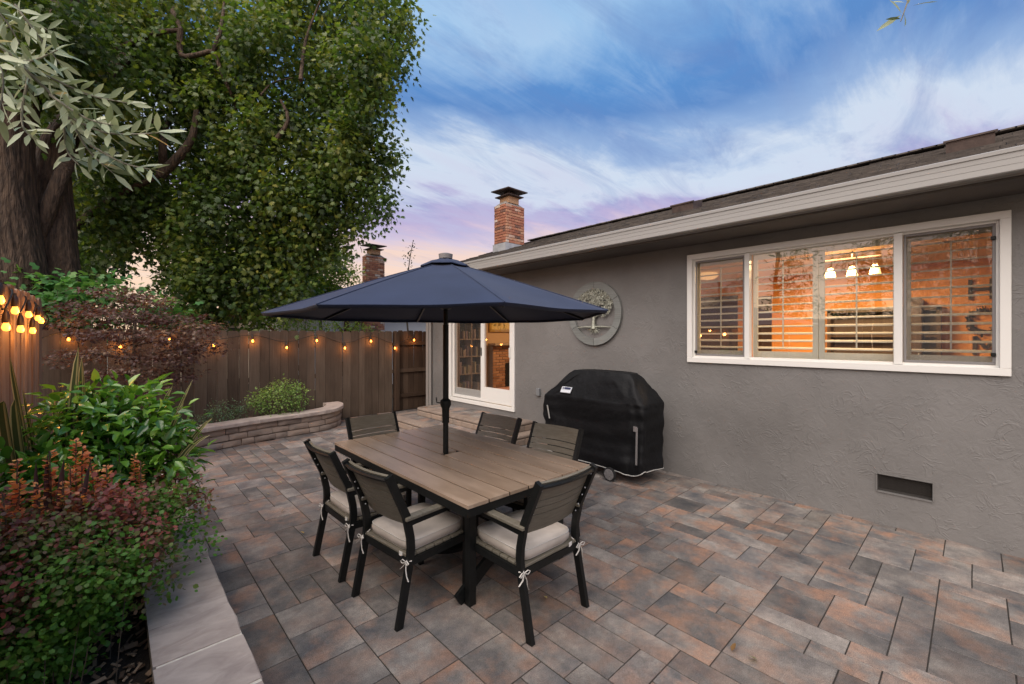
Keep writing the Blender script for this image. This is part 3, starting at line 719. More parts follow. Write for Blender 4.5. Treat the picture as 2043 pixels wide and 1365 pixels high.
# roof vents
for (ya, yb, xv) in ((-.15,.22,7.0),(3.09,3.45,7.0)):
    zr = EZ+SL*(xv-EX); b = MB(); hgt = .12
    b.add([(xv-.12,ya,zr-.06),(xv-.12,yb,zr-.06),(xv+.2,yb,zr+.07),(xv+.2,ya,zr+.07),(xv-.15,ya,zr+hgt-.035),(xv-.15,yb,zr+hgt-.035),(xv+.2,yb,zr+hgt+.05),(xv+.2,ya,zr+hgt+.05)],
          [(0,1,5,4),(1,2,6,5),(2,3,7,6),(3,0,4,7),(4,5,6,7)])
    b.box((xv-.155,(ya+yb)/2,zr+hgt-.035),(.02,yb-ya+.04,.02)); b.build('roof_vent', M['rust'], house)

# brick chimney
def chimney(parent, name, x0, x1, y0, y1, z0, zt, label=None, crown=True, stuffy=False, flash=True, bh=.068):
    c = MB().box(((x0+x1)/2,(y0+y1)/2,(z0+zt)/2),(x1-x0-.02,y1-y0-.02,zt-z0)).build(name, M['brickmortar'], parent)
    r = random.Random(int(x0*100)); st = MB(); k = 0; z = z0 + (.34 if flash else 0); row = 0
    meshes = {}
    while z+bh < zt:
        ins = max(0, row-((zt-z0-(.34 if flash else 0))/bh-4))*.0
        for side in range(4):
            L_ = (x1-x0) if side in (0,2) else (y1-y0)
            s = -L_/2 + (0 if row % 2 else -.1)
            while s < L_/2-.01:
                e = min(s+.2, L_/2); a = max(s, -L_/2)
                if e-a > .025:
                    cx_ = (a+e)/2; ll = e-a-.010
                    if side == 0: loc, rot = ((x0+x1)/2+cx_, y0, z+bh/2), 0
                    elif side == 1: loc, rot = (x1, (y0+y1)/2+cx_, z+bh/2), R(90)
                    elif side == 2: loc, rot = ((x0+x1)/2+cx_, y1, z+bh/2), 0
                    else: loc, rot = (x0, (y0+y1)/2+cx_, z+bh/2), R(90)
                    if stuffy or side in (1,2):
                        st.box((0,0,0),(ll,.03,bh-.010), Matrix.Translation(loc) @ Matrix.Rotation(rot,4,'Z'), ch=.003)
                    else:
                        key = round(ll,3)
                        if key not in meshes: meshes[key] = MB().box((0,0,0),(ll,.03,bh-.010),ch=.004).mesh('brick', M['brick'])
                        link('brick', meshes[key], c, loc, (0,0,rot))
                s = e
        z += bh; row += 1
    st.build('bricks', M['brick'], c, kind='stuff')
    if flash:
        MB().prism([(x0-.03,y0-.03),(x1+.03,y0-.03),(x1+.03,y1+.03),(x0-.03,y1+.03)], z0, z0+.33).build('flashing', M['flashing'], c)
    xm, ym = (x0+x1)/2, (y0+y1)/2
    if crown:
        t = MB(); a = .02
        t.add([(x0-.015,y0-.015,zt-.02),(x1+.015,y0-.015,zt-.02),(x1+.015,y1+.015,zt-.02),(x0-.015,y1+.015,zt-.02),(x0+.12,y0+.12,zt+.10),(x1-.12,y0+.12,zt+.10),(x1-.12,y1-.12,zt+.10),(x0+.12,y1-.12,zt+.10)],
              [(0,1,5,4),(1,2,6,5),(2,3,7,6),(3,0,4,7),(4,5,6,7),(3,2,1,0)])
        t.build('crown', M['brickmortar'], c)
        MB().box((xm,ym,zt+.14),(.34,.34,.16)).build('flue', M['flue'], c)
        cp = MB().box((xm,ym,zt+.24),(.52,.52,.02)).box((xm,ym,zt+.30),(.2,.2,.12)); 
        cp.box((0,0,0),(.66,.66,.025),Matrix.Translation((xm,ym,zt+.375)) @ Matrix.Rotation(R(3),4,'X'))
        cp.build('cap', M['rust'], c)
    return c
cc = atd(998,405,11.0)
zr_ = EZ+SL*(7.15-EX)
chimney(house, 'chimney', 7.05, 7.68, 7.82, 8.24, 3.72, 5.02)

# ---- big kitchen window
def rect_frame(y0,y1,z0,z1,x,th,wd,dep=0,ch=.003):
    b = MB()
    b.box((x,(y0+y1)/2,z0+wd/2),(th,y1-y0,wd),ch=ch); b.box((x,(y0+y1)/2,z1-wd/2),(th,y1-y0,wd),ch=ch)
    b.box((x,y0+wd/2,(z0+z1)/2),(th,wd,z1-z0-2*wd),ch=ch); b.box((x,y1-wd/2,(z0+z1)/2),(th,wd,z1-z0-2*wd),ch=ch); return b
win = rect_frame(*WIN[:2],*WIN[2:],WX+.035,.13,.062).build('kitchen_window', M['white'], house)
rect_frame(WIN[0]+.05,WIN[1]-.05,WIN[2]+.05,WIN[3]-.05,WX+.05,.07,.032).build('inner_frame', M['white'], win)
for ym in (1.75,.475):
    MB().box((WX+.035,ym,(WIN[2]+WIN[3])/2),(.085,.052 if ym > 1 else .06,WIN[3]-WIN[2]-.13),ch=.003).build('mullion', M['white'], win)
for (a,b) in ((1.775,2.35),(.505,1.725),(-.12,.445)):
    MB().box((WX+.07,(a+b)/2,(WIN[2]+WIN[3])/2),(.006,b-a,WIN[3]-WIN[2]-.15)).build('pane', M['glass'], win)
for (a,b) in ((1.782,2.345),(-.118,.44)):
    sc = rect_frame(a,b,WIN[2]+.085,WIN[3]-.085,WX+.028,.014,.02).build('screen_frame', M['greyplastic'], win)
    MB().box((WX+.028,(a+b)/2,(WIN[2]+WIN[3])/2),(.002,b-a-.04,WIN[3]-WIN[2]-.21)).build('insect_screen', M['screen'], win)
for y, z in ((-.105,2.55),(-.105,1.60),(2.335,1.56)):
    MB().box((WX+.012,y,z),(.02,.03,.03),ch=.004).build('screen_clip', M['black'], win)
# plantation shutters
def shutter(y0,y1,z0,z1,x,nl):
    s = MB(); sw = .05
    s.box((x,y0+sw/2,(z0+z1)/2),(.03,sw,z1-z0),ch=.002); s.box((x,y1-sw/2,(z0+z1)/2),(.03,sw,z1-z0),ch=.002)
    s.box((x,(y0+y1)/2,z0+.05),(.03,y1-y0-2*sw,.10)); s.box((x,(y0+y1)/2,z1-.05),(.03,y1-y0-2*sw,.10))
    o = s.build('shutter', M['shutter'], house)
    sp = (z1-z0-.2)/nl; w_ = y1-y0-2*sw-.004
    lm = MB().tube([(0,-w_/2,0),(0,w_/2,0)],.040,10,flat=.16).mesh('louver', M['shutter'], smooth=40)
    for k in range(nl):
        link('louver', lm, o, (x+.005,(y0+y1)/2,z0+.10+sp*(k+.5)), (0,R(90+random.uniform(-2,2)) if False else R(random.uniform(-3,3)-15),0))
    MB().box((x-.045,(y0+y1)/2+(.0),(z0+z1)/2),(.01,.012,z1-z0-.3)).build('tilt_rod', M['shutter'], o)
for (a,b) in ((1.765,2.40),(1.112,1.74),(.475,1.108),(-.17,.45)):
    shutter(a,b,WIN[2]+.05,WIN[3]-.03,WX+.17,13)

# ---- sliding door
dr = rect_frame(*DOOR[:2],*DOOR[2:],WX+.03,.11,.075).build('patio_door', M['white'], house)
rect_frame(6.50,7.50,.49,2.66,WX+.02,.035,.055).build('screen_door_frame', M['white'], dr)
MB().box((WX+.02,7.0,1.57),(.002,.88,2.05)).build('insect_screen', screen_mat('door_screen',.22,(.05,.05,.05)), dr)
rect_frame(6.47,7.50,.49,2.66,WX+.062,.04,.07).build('fixed_panel', M['white'], dr)
MB().box((WX+.062,7.0,.62),(.038,.88,.12)).build('bottom_rail', M['white'], dr)
rect_frame(5.66,6.50,.49,2.66,WX+.02,.04,.06).box((WX+.02,6.08,.66),(.038,.72,.22)).build('sliding_panel', M['white'], dr)
MB().box((WX+.062,6.98,1.65),(.006,.88,1.95)).build('pane', M['doorglass'], dr)
MB().box((WX+.022,6.08,1.68),(.006,.72,1.86)).build('pane', M['doorglass'], dr)
MB().box((WX-.006,6.525,1.45),(.012,.018,.16),ch=.003).build('handle', M['black'], dr)
MB().tube([(WX-.0,5.69,1.35),(WX-.035,5.69,1.37),(WX-.035,5.69,1.53),(WX-.0,5.69,1.55)],.008,8).build('handle', M['white'], dr, smooth=60)

# ---- rooms behind the glass
rm = MB(); fx = 9.55
rm.box((fx,1.0,1.7),(.05,7.3,2.5)); rm.box((7.5,4.66,1.7),(4.05,.05,2.5)); rm.box((7.5,-2.62,1.7),(4.05,.05,2.5))
rm.build('kitchen_walls', M['orangewall'], house)
MB().box((7.5,1.0,2.93),(4.05,7.3,.04)).build('kitchen_ceiling', M['roomceil'], house)
MB().box((7.5,2.8,.40),(4.05,11.0,.05)).build('room_floor', M['roomfloor'], house)
rm = MB(); rm.box((7.5,8.23,1.7),(4.05,.05,2.5)); rm.box((fx,6.4,1.7),(.05,3.4,2.5)); rm.box((7.5,4.74,1.7),(4.05,.05,2.5)); rm.box((5.47,5.15,1.7),(.02,.8,2.5)); rm.box((5.47,7.9,1.7),(.02,.55,2.5))
rm.build('living_room_walls', M['tanwall'], house)
MB().box((7.5,6.4,2.93),(4.05,3.4,.04)).build('living_room_ceiling', M['roomceil'], house)
for (y0_,y1_,z0_,z1_) in ((2.72,3.0,.45,2.55),(3.35,4.2,.45,2.6)):
    MB().box((fx-.04,(y0_+y1_)/2,(z0_+z1_)/2),(.03,y1_-y0_,z1_-z0_)).build('doorway', M['darkwood'], house)  # flat dark board stands in for the shade of an open doorway
def lamp(name, loc, power, size, col):
    l = bpy.data.lights.new(name, 'AREA'); l.energy = power; l.size = size; l.color = col
    o = bpy.data.objects.new(name, l); C.objects.link(o); o.location = loc; return o
o = lamp('ceiling_lamp', (7.4,1.3,2.88), 290, .9, (1,.62,.28)); tag(o, 'warm ceiling light inside the orange kitchen', 'lamp')
o = lamp('ceiling_lamp', (7.3,6.3,2.88), 50, .7, (1,.66,.36)); tag(o, 'warm ceiling light inside the living room behind the sliding door', 'lamp')
glow = plain('lamp_glow', (1,.8,.5), .5, emit=(1,.62,.28), es=.75)
# pendant with three shades
p0 = atX(1700,545,7.3)
pl = empty('pendant_lamp', p0, label='three shade pendant lamp glowing behind the middle window pane', cat='pendant lamp')
MB().box((0,0,.2),(.03,.62,.02)).tube([(0,0,.2),(0,0,2.9-p0.z)],.008,6).build('bar', M['darkwood'], pl)
for k in (-.24,0,.24):
    MB().lathe([(.02,.09),(.045,.05),(.065,-.04),(.045,-.05)],(0,k,0),14).build('shade', glow, pl, smooth=50)
p1 = atX(1412,536,8.0)
cl = empty('flush_lamp', (p1.x,p1.y,2.9), label='oval ceiling lamp glowing at the left end of the kitchen', cat='lamp')
MB().lathe([(.16,0),(.19,-.04),(.12,-.10),(.02,-.12)],n=20).build('shade', glow, cl, smooth=50)
# letters and wreath on the far wall
def letter(name, strokes, c, lab, s=.26):
    b = MB()
    for (a0,b0,a1,b1) in strokes:
        b.beam((0,-(a0-.5)*s*.9,(b0-.5)*s),(0,-(a1-.5)*s*.9,(b1-.5)*s),.045,.03,up=(1,0,0))
    return tag(b.build(name, M['letter'], loc=c), lab, 'wall letter')
pH = atX(1957,577,fx-.06); pO = atX(1962,641,fx-.08); pM = atX(1967,690,fx-.06)
letter('letter_h', [(.1,0,.1,1),(.9,0,.9,1),(.1,.5,.9,.5)], pH, 'dark wooden letter H high on the orange kitchen wall', .30)
letter('letter_m', [(.05,0,.05,1),(.95,0,.95,1),(.05,1,.5,.35),(.5,.35,.95,1)], pM, 'dark wooden letter M below the wreath on the orange kitchen wall', .28)
wr = empty('wreath', pO, label='round dark leafy wreath between the letters on the kitchen wall', cat='wreath')
a_ = np.linspace(0,2*math.pi,260); cen = np.stack([np.zeros(260),np.cos(a_)*.16,np.sin(a_)*.16],1)+rng.normal(size=(260,3))*.02
wl = leaf_mesh('leaves', T_LEAF, cen, unit(260), unit(260), rng.uniform(.04,.07,260), rng.uniform(0,1,260), leaf_mat('wreath_leaf', [(.02,.02,.012),(.05,.05,.025)], .6, .1))
link('leaves', wl, wr)
MB().tube([(0,math.cos(t)*.16,math.sin(t)*.16) for t in np.linspace(0,2*math.pi,25)],.014,6,caps=False).build('ring', M['darkwood'], wr)
# kitchen furniture: dark hutch, picture, side cabinet
hp = empty('hutch', (9.2,1.05,.43), label='dark wooden hutch against the far kitchen wall', cat='hutch')
MB().box((0,0,.45),(.5,1.5,.9),ch=.01).build('base_cabinet', M['darkwood'], hp); MB().box((.1,0,1.75),(.3,1.4,.06)).box((.1,-.68,1.35),(.3,.05,.9)).box((.1,.68,1.35),(.3,.05,.9)).box((.22,0,1.35),(.03,1.4,.85)).box((.1,0,1.32),(.28,1.36,.03)).build('upper_shelves', M['darkwood'], hp)
sp_ = atX(1828,650,9.3)
cbb = empty('tall_cabinet', (9.3,sp_.y,.43), label='narrow dark cabinet behind the right window pane', cat='cabinet')
MB().box((0,0,.95),(.4,.16,1.9),ch=.01).build('body', M['darkwood'], cbb); MB().box((-.21,-.04,1.0),(.02,.015,.12)).build('handle', M['flashing'], cbb)
# living room: bookshelf, fireplace, framed picture
bs = empty('bookshelf', (6.08,8.05,.43), label='tall pale bookshelf behind the left glass panel of the door', cat='bookshelf')
b = MB()
for x_ in (-.36,0,.36): b.box((x_,0,1.1),(.025,.28,2.2))
for z_ in (.02,.45,.85,1.25,1.65,2.05,2.2): b.box((0,0,z_),(.72,.28,.022))
b.build('shelves', M['shelf'], bs); MB().box((0,.13,1.1),(.74,.02,2.2)).build('back_panel', M['darkwood'], bs)
rk = random.Random(3)
for sn_, z_ in zip(('bottom','second','middle','fourth','top'), (.02,.45,.85,1.25,1.65)):
    x_ = -.33; bn_ = 0
    while x_ < .3:
        if abs(x_) < .04: x_ = .04
        ww = rk.uniform(.02,.05); hh = rk.uniform(.14,.28)
        if rk.random() < .6:
            g_ = rk.uniform(.12,.5); c_ = (g_,g_*rk.uniform(.7,.9),g_*rk.uniform(.5,.75))
            bn_ += 1; tag(MB().box((0,0,hh/2),(ww,.2,hh)).build('book', plain('book_cover',c_,.7), loc=(6.08+x_+ww/2,8.02,.43+z_+.012)), '%s book from the left on the %s shelf of the living room bookshelf' % (('first','second','third','fourth','fifth','sixth','seventh','eighth','ninth','tenth','eleventh','twelfth','thirteenth','fourteenth','fifteenth','sixteenth')[bn_-1], sn_), 'book', 'books on the living room bookshelf')
        x_ += ww+rk.choice([.002,.002,.06])
fp = empty('fireplace', (7.55,8.1,.42), label='tan brick fireplace with dark firebox seen through the sliding door', cat='fireplace')
MB().box((0,0,.55),(1.5,.16,1.1)).build('core', M['brickmortar'], fp)
fb = MB(); bm_ = noisy('tan_brick', [(.22,.10,.05),(.40,.20,.10),(.48,.27,.15)], 6, island=True, rnd=.8, rough=.85, bump=.3)
for rr in range(16):
    x_ = -.75-(.1 if rr % 2 else 0)
    while x_ < .74:
        e = min(x_+.2,.75); a = max(x_,-.75)
        if e-a > .03 and not (a > -.40 and e < .42 and rr < 10): fb.box(((a+e)/2,-.085,rr*.068+.034),(e-a-.012,.03,.056),ch=.003)
        x_ += .2
fb.build('bricks', bm_, fp, kind='stuff')
MB().box((0,-.10,1.13),(1.6,.28,.05)).build('mantel', M['shelf'], fp); MB().box((.02,-.09,.36),(.74,.06,.60)).build('firebox', plain('firebox_black',(.006,.006,.006),.9), fp)
MB().box((0,-.35,.03),(1.5,.4,.08)).build('hearth', M['brick'], fp)
pf = empty('framed_picture', (7.3,8.17,2.25), label='gold framed picture above the living room fireplace', cat='picture')
gold = plain('gold_frame', (.55,.36,.10), .35, .6)
fr_ = MB(); fr_.box((0,0,.36),(.95,.04,.06)).box((0,0,-.36),(.95,.04,.06)).box((-.45,0,0),(.06,.04,.68)).box((.45,0,0),(.06,.04,.68)); fr_.build('frame', gold, pf)
MB().box((0,.01,0),(.86,.015,.68)).build('canvas', noisy('picture_paint', [(.25,.16,.04),(.75,.55,.18),(.10,.08,.03)], 7, rough=.6, bump=0), pf)

# ---- steps below the door
def step_poly(xf, ya, yb, r=.12, n=5):
    pts = [(WX, ya)]
    for k in range(n+1): t = R(-90-90*k/n); pts.append((xf+r+r*math.cos(t), ya+r+r*math.sin(t)))
    for k in range(n+1): t = R(180-90*k/n); pts.append((xf+r+r*math.cos(t), yb-r+r*math.sin(t)))
    pts.append((WX, yb)); return pts
def step(label, xf, ya, yb, z0, z1, seed):
    s = empty('step', (xf,(ya+yb)/2,z0), label=label, cat='step'); inv = Matrix.Translation(s.location).inverted()
    def put(mb, nm, mt_, **k):
        o = mb.build(nm, mt_, s, **k); o.matrix_parent_inverse = inv; return o
    inner = [(x+(.03 if x < WX-.01 else 0), y) for x, y in step_poly(xf,ya+.03,yb-.03)]
    put(MB().prism(inner, z0, z1-.006), 'core', M['brickmortar'])
    r = random.Random(seed)
    # outline walk
    ol = [Vector(p) for p in step_poly(xf,ya,yb)]; cum = [0]
    for a, b in zip(ol, ol[1:]): cum.append(cum[-1]+(b-a).length)
    def pt(sv):
        for i in range(len(cum)-1):
            if sv <= cum[i+1]+1e-6: t = (sv-cum[i])/(cum[i+1]-cum[i]); return ol[i].lerp(ol[i+1], t), (ol[i+1]-ol[i]).normalized()
        return ol[-1], (ol[-1]-ol[-2]).normalized()
    def piece(s0, s1, za, zb, dep, rnd_, nm, mt_):
        vs = []; k = 4
        if rnd_: prof = [(dep,zb),(.035,zb),(.012,zb-.008),(0,zb-.03),(.002,za+.016),(.018,za)]+[(dep,za)]
        else: prof = [(dep,zb),(.008,zb),(0,zb-.01),(0,za+.01),(.008,za),(dep,za)]
        m_ = len(prof)
        for i in range(k+1):
            p, d = pt(s0+(s1-s0)*i/k); nn = Vector((d.y,-d.x))
            if nn.dot(p-Vector((WX,(ya+yb)/2))) > 0: nn = -nn
            for o, z in prof: q = p+nn*o; vs.append((q.x,q.y,z))
        fs = [(i*m_+j, i*m_+(j+1)%m_, (i+1)*m_+(j+1)%m_, (i+1)*m_+j) for i in range(k) for j in range(m_)]
        fs += [tuple(range(m_)), tuple(k*m_+j for j in range(m_))]
        put(MB().add(vs, fs), nm, mt_, smooth=50 if rnd_ else False)
    sv = 0
    while sv < cum[-1]-.02:
        e = min(sv+r.choice([.2,.3,.34]), cum[-1]); piece(sv+.004, e-.004, z0, z1-.06, .09, False, 'riser_block', M['block']); sv = e
    sv = 0
    while sv < cum[-1]-.02:
        e = min(sv+.28, cum[-1]); piece(sv+.0025, e-.0025, z1-.06, z1, .20, True, 'nosing', M['bullnose']); sv = e
    yy = ya+.2
    while yy < yb-.21:
        e = min(yy+.3, yb-.2); xx = xf+.2
        while xx < WX-.03:
            e2 = min(xx+.3, WX-.002)
            if e-yy > .03 and e2-xx > .03: put(MB().box(((xx+e2)/2,(yy+e)/2,z1-.016),(e2-xx-.006,e-yy-.006,.03),ch=.003), 'paver', M['paver'])
            xx = e2
        yy = e
step('wide lower step of bullnose pavers running in front of the sliding door', 4.02, 4.92, 8.1, 0, .16, 2)
step('narrower upper step of bullnose pavers directly under the sliding door', 4.50, 5.12, 7.75, .16, .31, 3)
# ================================================================== FURNITURE
# dining table
TX0, TX1, TY0, TY1, TZ = 1.54, 2.755, 2.05, 4.15, .74
tb = empty('dining_table', ((TX0+TX1)/2,(TY0+TY1)/2,0), label='long patio dining table of grey brown planks on a black frame, umbrella through its middle', cat='table')
tw, tl = TX1-TX0, TY1-TY0
pw = tw/7; pmesh = MB().box((0,0,0),(pw-.013,tl,.022),ch=.0008).mesh('plank', M['plank'])
for k in range(7):
    if k == 3:
        hole_w = .03
        for (ya, yb) in ((-tl/2,-.027),(.027,tl/2)):
            MB().box((0,(ya+yb)/2,0),(pw-.013,yb-ya,.022),ch=.0008).build('plank', M['plank'], tb, loc=(0,0,TZ-.011))
        continue
    link('plank', pmesh, tb, (-tw/2+pw*(k+.5),0,TZ-.011))
ap = MB(); ap.box((0,0,TZ-.0255),(tw-.03,tl-.03,.004))  # thin black sheet added under the planks to darken the gaps
for sx in (-1,1): ap.box((sx*(tw/2-.022),0,TZ-.05),(.03,tl-.014,.054))
for sy in (-1,1): ap.box((0,sy*(tl/2-.022),TZ-.05),(tw-.076,.03,.054))
ap.box((0,0,TZ-.045),(tw-.08,.04,.04))
for yy in (-.62,.62): ap.box((0,yy,TZ-.045),(tw-.08,.04,.04))
ap.build('apron', M['black'], tb)
for sx in (-1,1):
    for sy in (-1,1):
        MB().box((sx*(tw/2-.17),sy*(tl/2-.19),(TZ-.08)/2),(.055,.055,TZ-.08),ch=.003).build('leg', M['black'], tb)
for sy in (-1,1):
    for q, sx in enumerate((-1,1)):
        yy = sy*(tl/2-.235)+sy*q*-.03
        MB().beam((sx*(tw/2-.10),yy,.03),(-sx*(tw/2-.16),yy,TZ-.08),.026,.085,up=(0,1,0) if False else (0,0,1)).build('cross_brace', M['black'], tb)
MB().box((0,0,.34),(.04,tl-.55,.05)).build('stretcher', M['black'], tb)

for k in range(1,7): MB().box((-tw/2+pw*k,0,TZ-.013),(.012,tl-.012,.016)).build('seam_shade', M['black'], tb)  # black strips added in the plank gaps as painted seam shadow
# chair
def lerp_path(pts, n): 
    return pts
def chair_proto():
    c = empty('dining_chair', (0,0,0))
    for sx in (-1,1):
        x = sx*.252
        b = MB(); pts = [(-.315,0),(-.235,.385),(-.228,.455),(-.232,.52),(-.262,.66),(-.385,.93)]
        for (y0_,z0_),(y1_,z1_) in zip(pts, pts[1:]): pass
        # one extruded post following the bent profile
        vs = []; hw, hd = .014, .023
        for i, (y_, z_) in enumerate(pts):
            a_ = Vector(pts[max(i-1,0)]); b_ = Vector(pts[min(i+1,len(pts)-1)]); t = (b_-a_).normalized(); nn = Vector((t.y,-t.x))
            for (u, wv) in ((-hw,-hd),(hw,-hd),(hw,hd),(-hw,hd)): vs.append((x+u, y_+nn.x*wv, max(0,z_+nn.y*wv) if i == 0 else z_+nn.y*wv))
        fs = [(i*4+j,i*4+(j+1)%4,(i+1)*4+(j+1)%4,(i+1)*4+j) for i in range(len(pts)-1) for j in range(4)]+[(3,2,1,0),tuple((len(pts)-1)*4+j for j in range(4))]
        b.add(vs, fs); b.build('leg', M['black'], c)
        MB().box((x,.225,.31),(.028,.04,.62),ch=.003).build('leg', M['black'], c)
        MB().beam((x,-.245,.612),(x,.25,.622),.030,.030).build('arm_frame', M['black'], c)
        MB().box((x+sx*.004,.0,.647),(.056,.56,.022),ch=.004).build('armrest', M['polywood'], c)
    fr = MB()
    for sx in (-1,1): fr.box((sx*.252,-.005,.372),(.026,.43,.045))
    fr.box((0,-.238,.372),(.478,.026,.045)); fr.box((0,.222,.372),(.478,.026,.045))
    fr.build('seat_frame', M['black'], c)
    slat = MB().box((0,0,0),(.50,.062,.018),ch=.003).mesh('seat_slat', M['polywood'])
    for k in range(7): link('seat_slat', slat, c, (0,-.215+k*.07,.404))
    # curved back slats
    def bow(zb, zt, name='back_slat'):
        n_ = 8; vs = []; th = .016
        def yz(z): t = (z-.66)/(.93-.66); return -.262-.123*t
        for i in range(n_+1):
            u = -1+2*i/n_; xx = u*.236; sag = -.030*(1-u*u)+.008
            for (z, o) in ((zb,0),(zt,0),(zt,th),(zb,th)):
                vs.append((xx, yz(z)+sag+o, z+o*.35))
        fs = [(i*4+j,i*4+(j+1)%4,(i+1)*4+(j+1)%4,(i+1)*4+j) for i in range(n_) for j in range(4)]+[(3,2,1,0),tuple(n_*4+j for j in range(4))]
        return MB().add(vs, fs)
    for (a,b) in ((.805,.922),(.757,.799),(.709,.751),(.585,.703)): bow(a,b).build('back_slat', M['polywood'], c, smooth=40)
    # top rail behind slats
    n_ = 8; tr = []
    for i in range(n_+1):
        u = -1+2*i/n_; tr.append((u*.236, -.385-.030*(1-u*u), .905))
    MB().tube(tr,.013,6).build('top_rail', M['black'], c, smooth=40)
    bolts = MB()
    for z in (.88,.78,.73,.66,.61):
        for sx in (-1,1): bolts.lathe([(.005,0),(.005,.004),(.002,.006)],(0,0,0),8,Matrix.Translation((sx*.228,-.262-.123*(z-.66)/.27-.012,z))@Matrix.Rotation(R(90),4,'X'))
    bolts.build('bolts', M['flashing'], c, kind='stuff')
    # cushion: rounded, puffed
    vs = []; fs = []; nx_, ny_ = 18, 18
    def pr(u): return math.copysign(abs(u)**1.0, u)
    hx, hy, hz = .232, .235, .037
    ring = []
    prof = [(-.62,.90),(-1.0,.97),(-.85,1.0),(0,1.012),(.80,1.0),(.95,.975),(1.18,.90),(1.30,.70),(1.36,.45),(1.38,.2)]
    m_ = 40
    for (zz, k) in prof:
        for j in range(m_):
            t = 2*math.pi*j/m_; cs, sn = math.cos(t), math.sin(t); e = .28
            xx = math.copysign(abs(cs)**e, cs); yy = math.copysign(abs(sn)**e, sn)
            wob = 1+.008*math.sin(5*t+zz*2)
            vs.append((xx*hx*k*wob, yy*hy*k*wob+.005, .453+zz*hz*.85+.003*math.sin(3*xx)*math.cos(4*yy)))
    P_ = len(prof)
    for i in range(P_-1):
        for j in range(m_): fs.append((i*m_+j, i*m_+(j+1)%m_, (i+1)*m_+(j+1)%m_, (i+1)*m_+j))
    fs.append(tuple(range(m_))[::-1]); fs.append(tuple((P_-1)*m_+j for j in range(m_)))
    cu = MB().add(vs, fs).build('cushion', M['cushion'], c, smooth=70)
    for (i_, off) in ((4,.002),(1,-.001)):
        loop = [Vector(vs[i_*m_+j])*1.0 for j in range(m_)]; loop.append(loop[0])
        MB().tube(loop,.0035,6,caps=False).build('piping', M['tie'], cu, smooth=60)
    for sx in (-1,1):
        x = sx*.256; y = -.262; z = .385
        b = MB()
        b.tube([(sx*.225,-.22,.425),(sx*.24,-.245,.40),(x,y,z),(x+sx*.014,-.235,z)],.0042,5)
        b.tube([(x,y-.004,z),(x-.025,y-.012,z+.012),(x-.045,y-.012,z-.004),(x-.03,y-.010,z-.014),(x,y-.004,z-.002)],.0040,5,flat=.5)
        b.tube([(x,y-.004,z),(x+.022,y-.012,z+.014),(x+.04,y-.014,z+.004),(x+.025,y-.012,z-.010),(x,y-.004,z-.002)],.0040,5,flat=.5)
        b.tube([(x,y-.004,z),(x-.02,y-.014,z-.03),(x-.05,y-.012,z-.055)],.0042,5,flat=.5)
        b.tube([(x,y-.004,z),(x+.012,y-.014,z-.04),(x+.018,y-.012,z-.08),(x+.034,y-.010,z-.105)],.0042,5,flat=.5)
        b.build('tie', M['tie'], cu, smooth=60)
    MB().box((.16,-.262,.405),(.03,.002,.028),Matrix.Rotation(R(4),4,'Z')).build('care_tag', M['white'], cu)
    return c
proto = chair_proto()
chairs = [(1.99,2.03,0,'dining chair at the near short end of the table, its back towards the camera'),
          (1.535,2.62,-84,'dining chair on the long left side, beside the near left table corner'),
          (1.505,3.33,-89,'farther dining chair on the long left side of the table'),
          (2.62,2.56,98,'dining chair on the grill side of the table, right before the grill cover'),
          (2.57,3.30,96,'farther dining chair on the grill side, before the door steps'),
          (1.97,3.89,180,'dining chair at the far short end of the table, nearest the curved garden wall')]
for i, (x, y, a, lab) in enumerate(chairs):
    o = proto if i == 0 else copy_tree(proto)
    o.location = (x, y, 0); o.rotation_euler = (0,0,R(a)); tag(o, lab, 'chair', 'dining chairs around the patio table')

# umbrella
UX, UY = 2.12, 3.13
um = empty('patio_umbrella', (UX,UY,0), -YAW, label='navy blue market umbrella open over the dining table on a dark pole', cat='umbrella')
RR, ZT, ZR = 1.40, 2.40, 1.935
RT_, = (1,)
corner = [R(22.5+45*k) for k in range(8)]
b = MB(); nu, nv = 10, 12; cv = []; cf = []
vr = random.Random(4)
tipdz = [vr.uniform(-.012,.012) for _ in range(8)]
for k in range(8):
    a0, a1 = corner[k], corner[(k+1)%8]
    for i in range(nv+1):
        t = .055+(1-.055)*i/nv
        for j in range(nu):
            u = j/nu
            p0 = Vector((math.cos(a0), math.sin(a0))); p1 = Vector((math.cos(a1), math.sin(a1)))
            s_ = math.sin(math.pi*u)
            r_ = RR*t; q = p0.lerp(p1,u)*r_*(1-.030*s_*t)
            zed = ZT-(ZT-ZR)*(t**1.06) + (tipdz[k]*(1-u)+tipdz[(k+1)%8]*u)*t
            zed -= .026*s_*t*(1-t*.75)
            zed += .002*math.sin(u*math.pi*3+k)*t*t
            cv.append((q.x,q.y,zed))
W_ = nu*8
idx = lambda i, k, j: (k*(nv+1)+i)*nu+j
def vid(i, kk, j):
    if j == nu: return idx(i, (kk+1)%8, 0)
    return idx(i, kk, j)
for k in range(8):
    for i in range(nv):
        for j in range(nu):
            cf.append((vid(i,k,j), vid(i+1,k,j), vid(i+1,k,j+1), vid(i,k,j+1)))
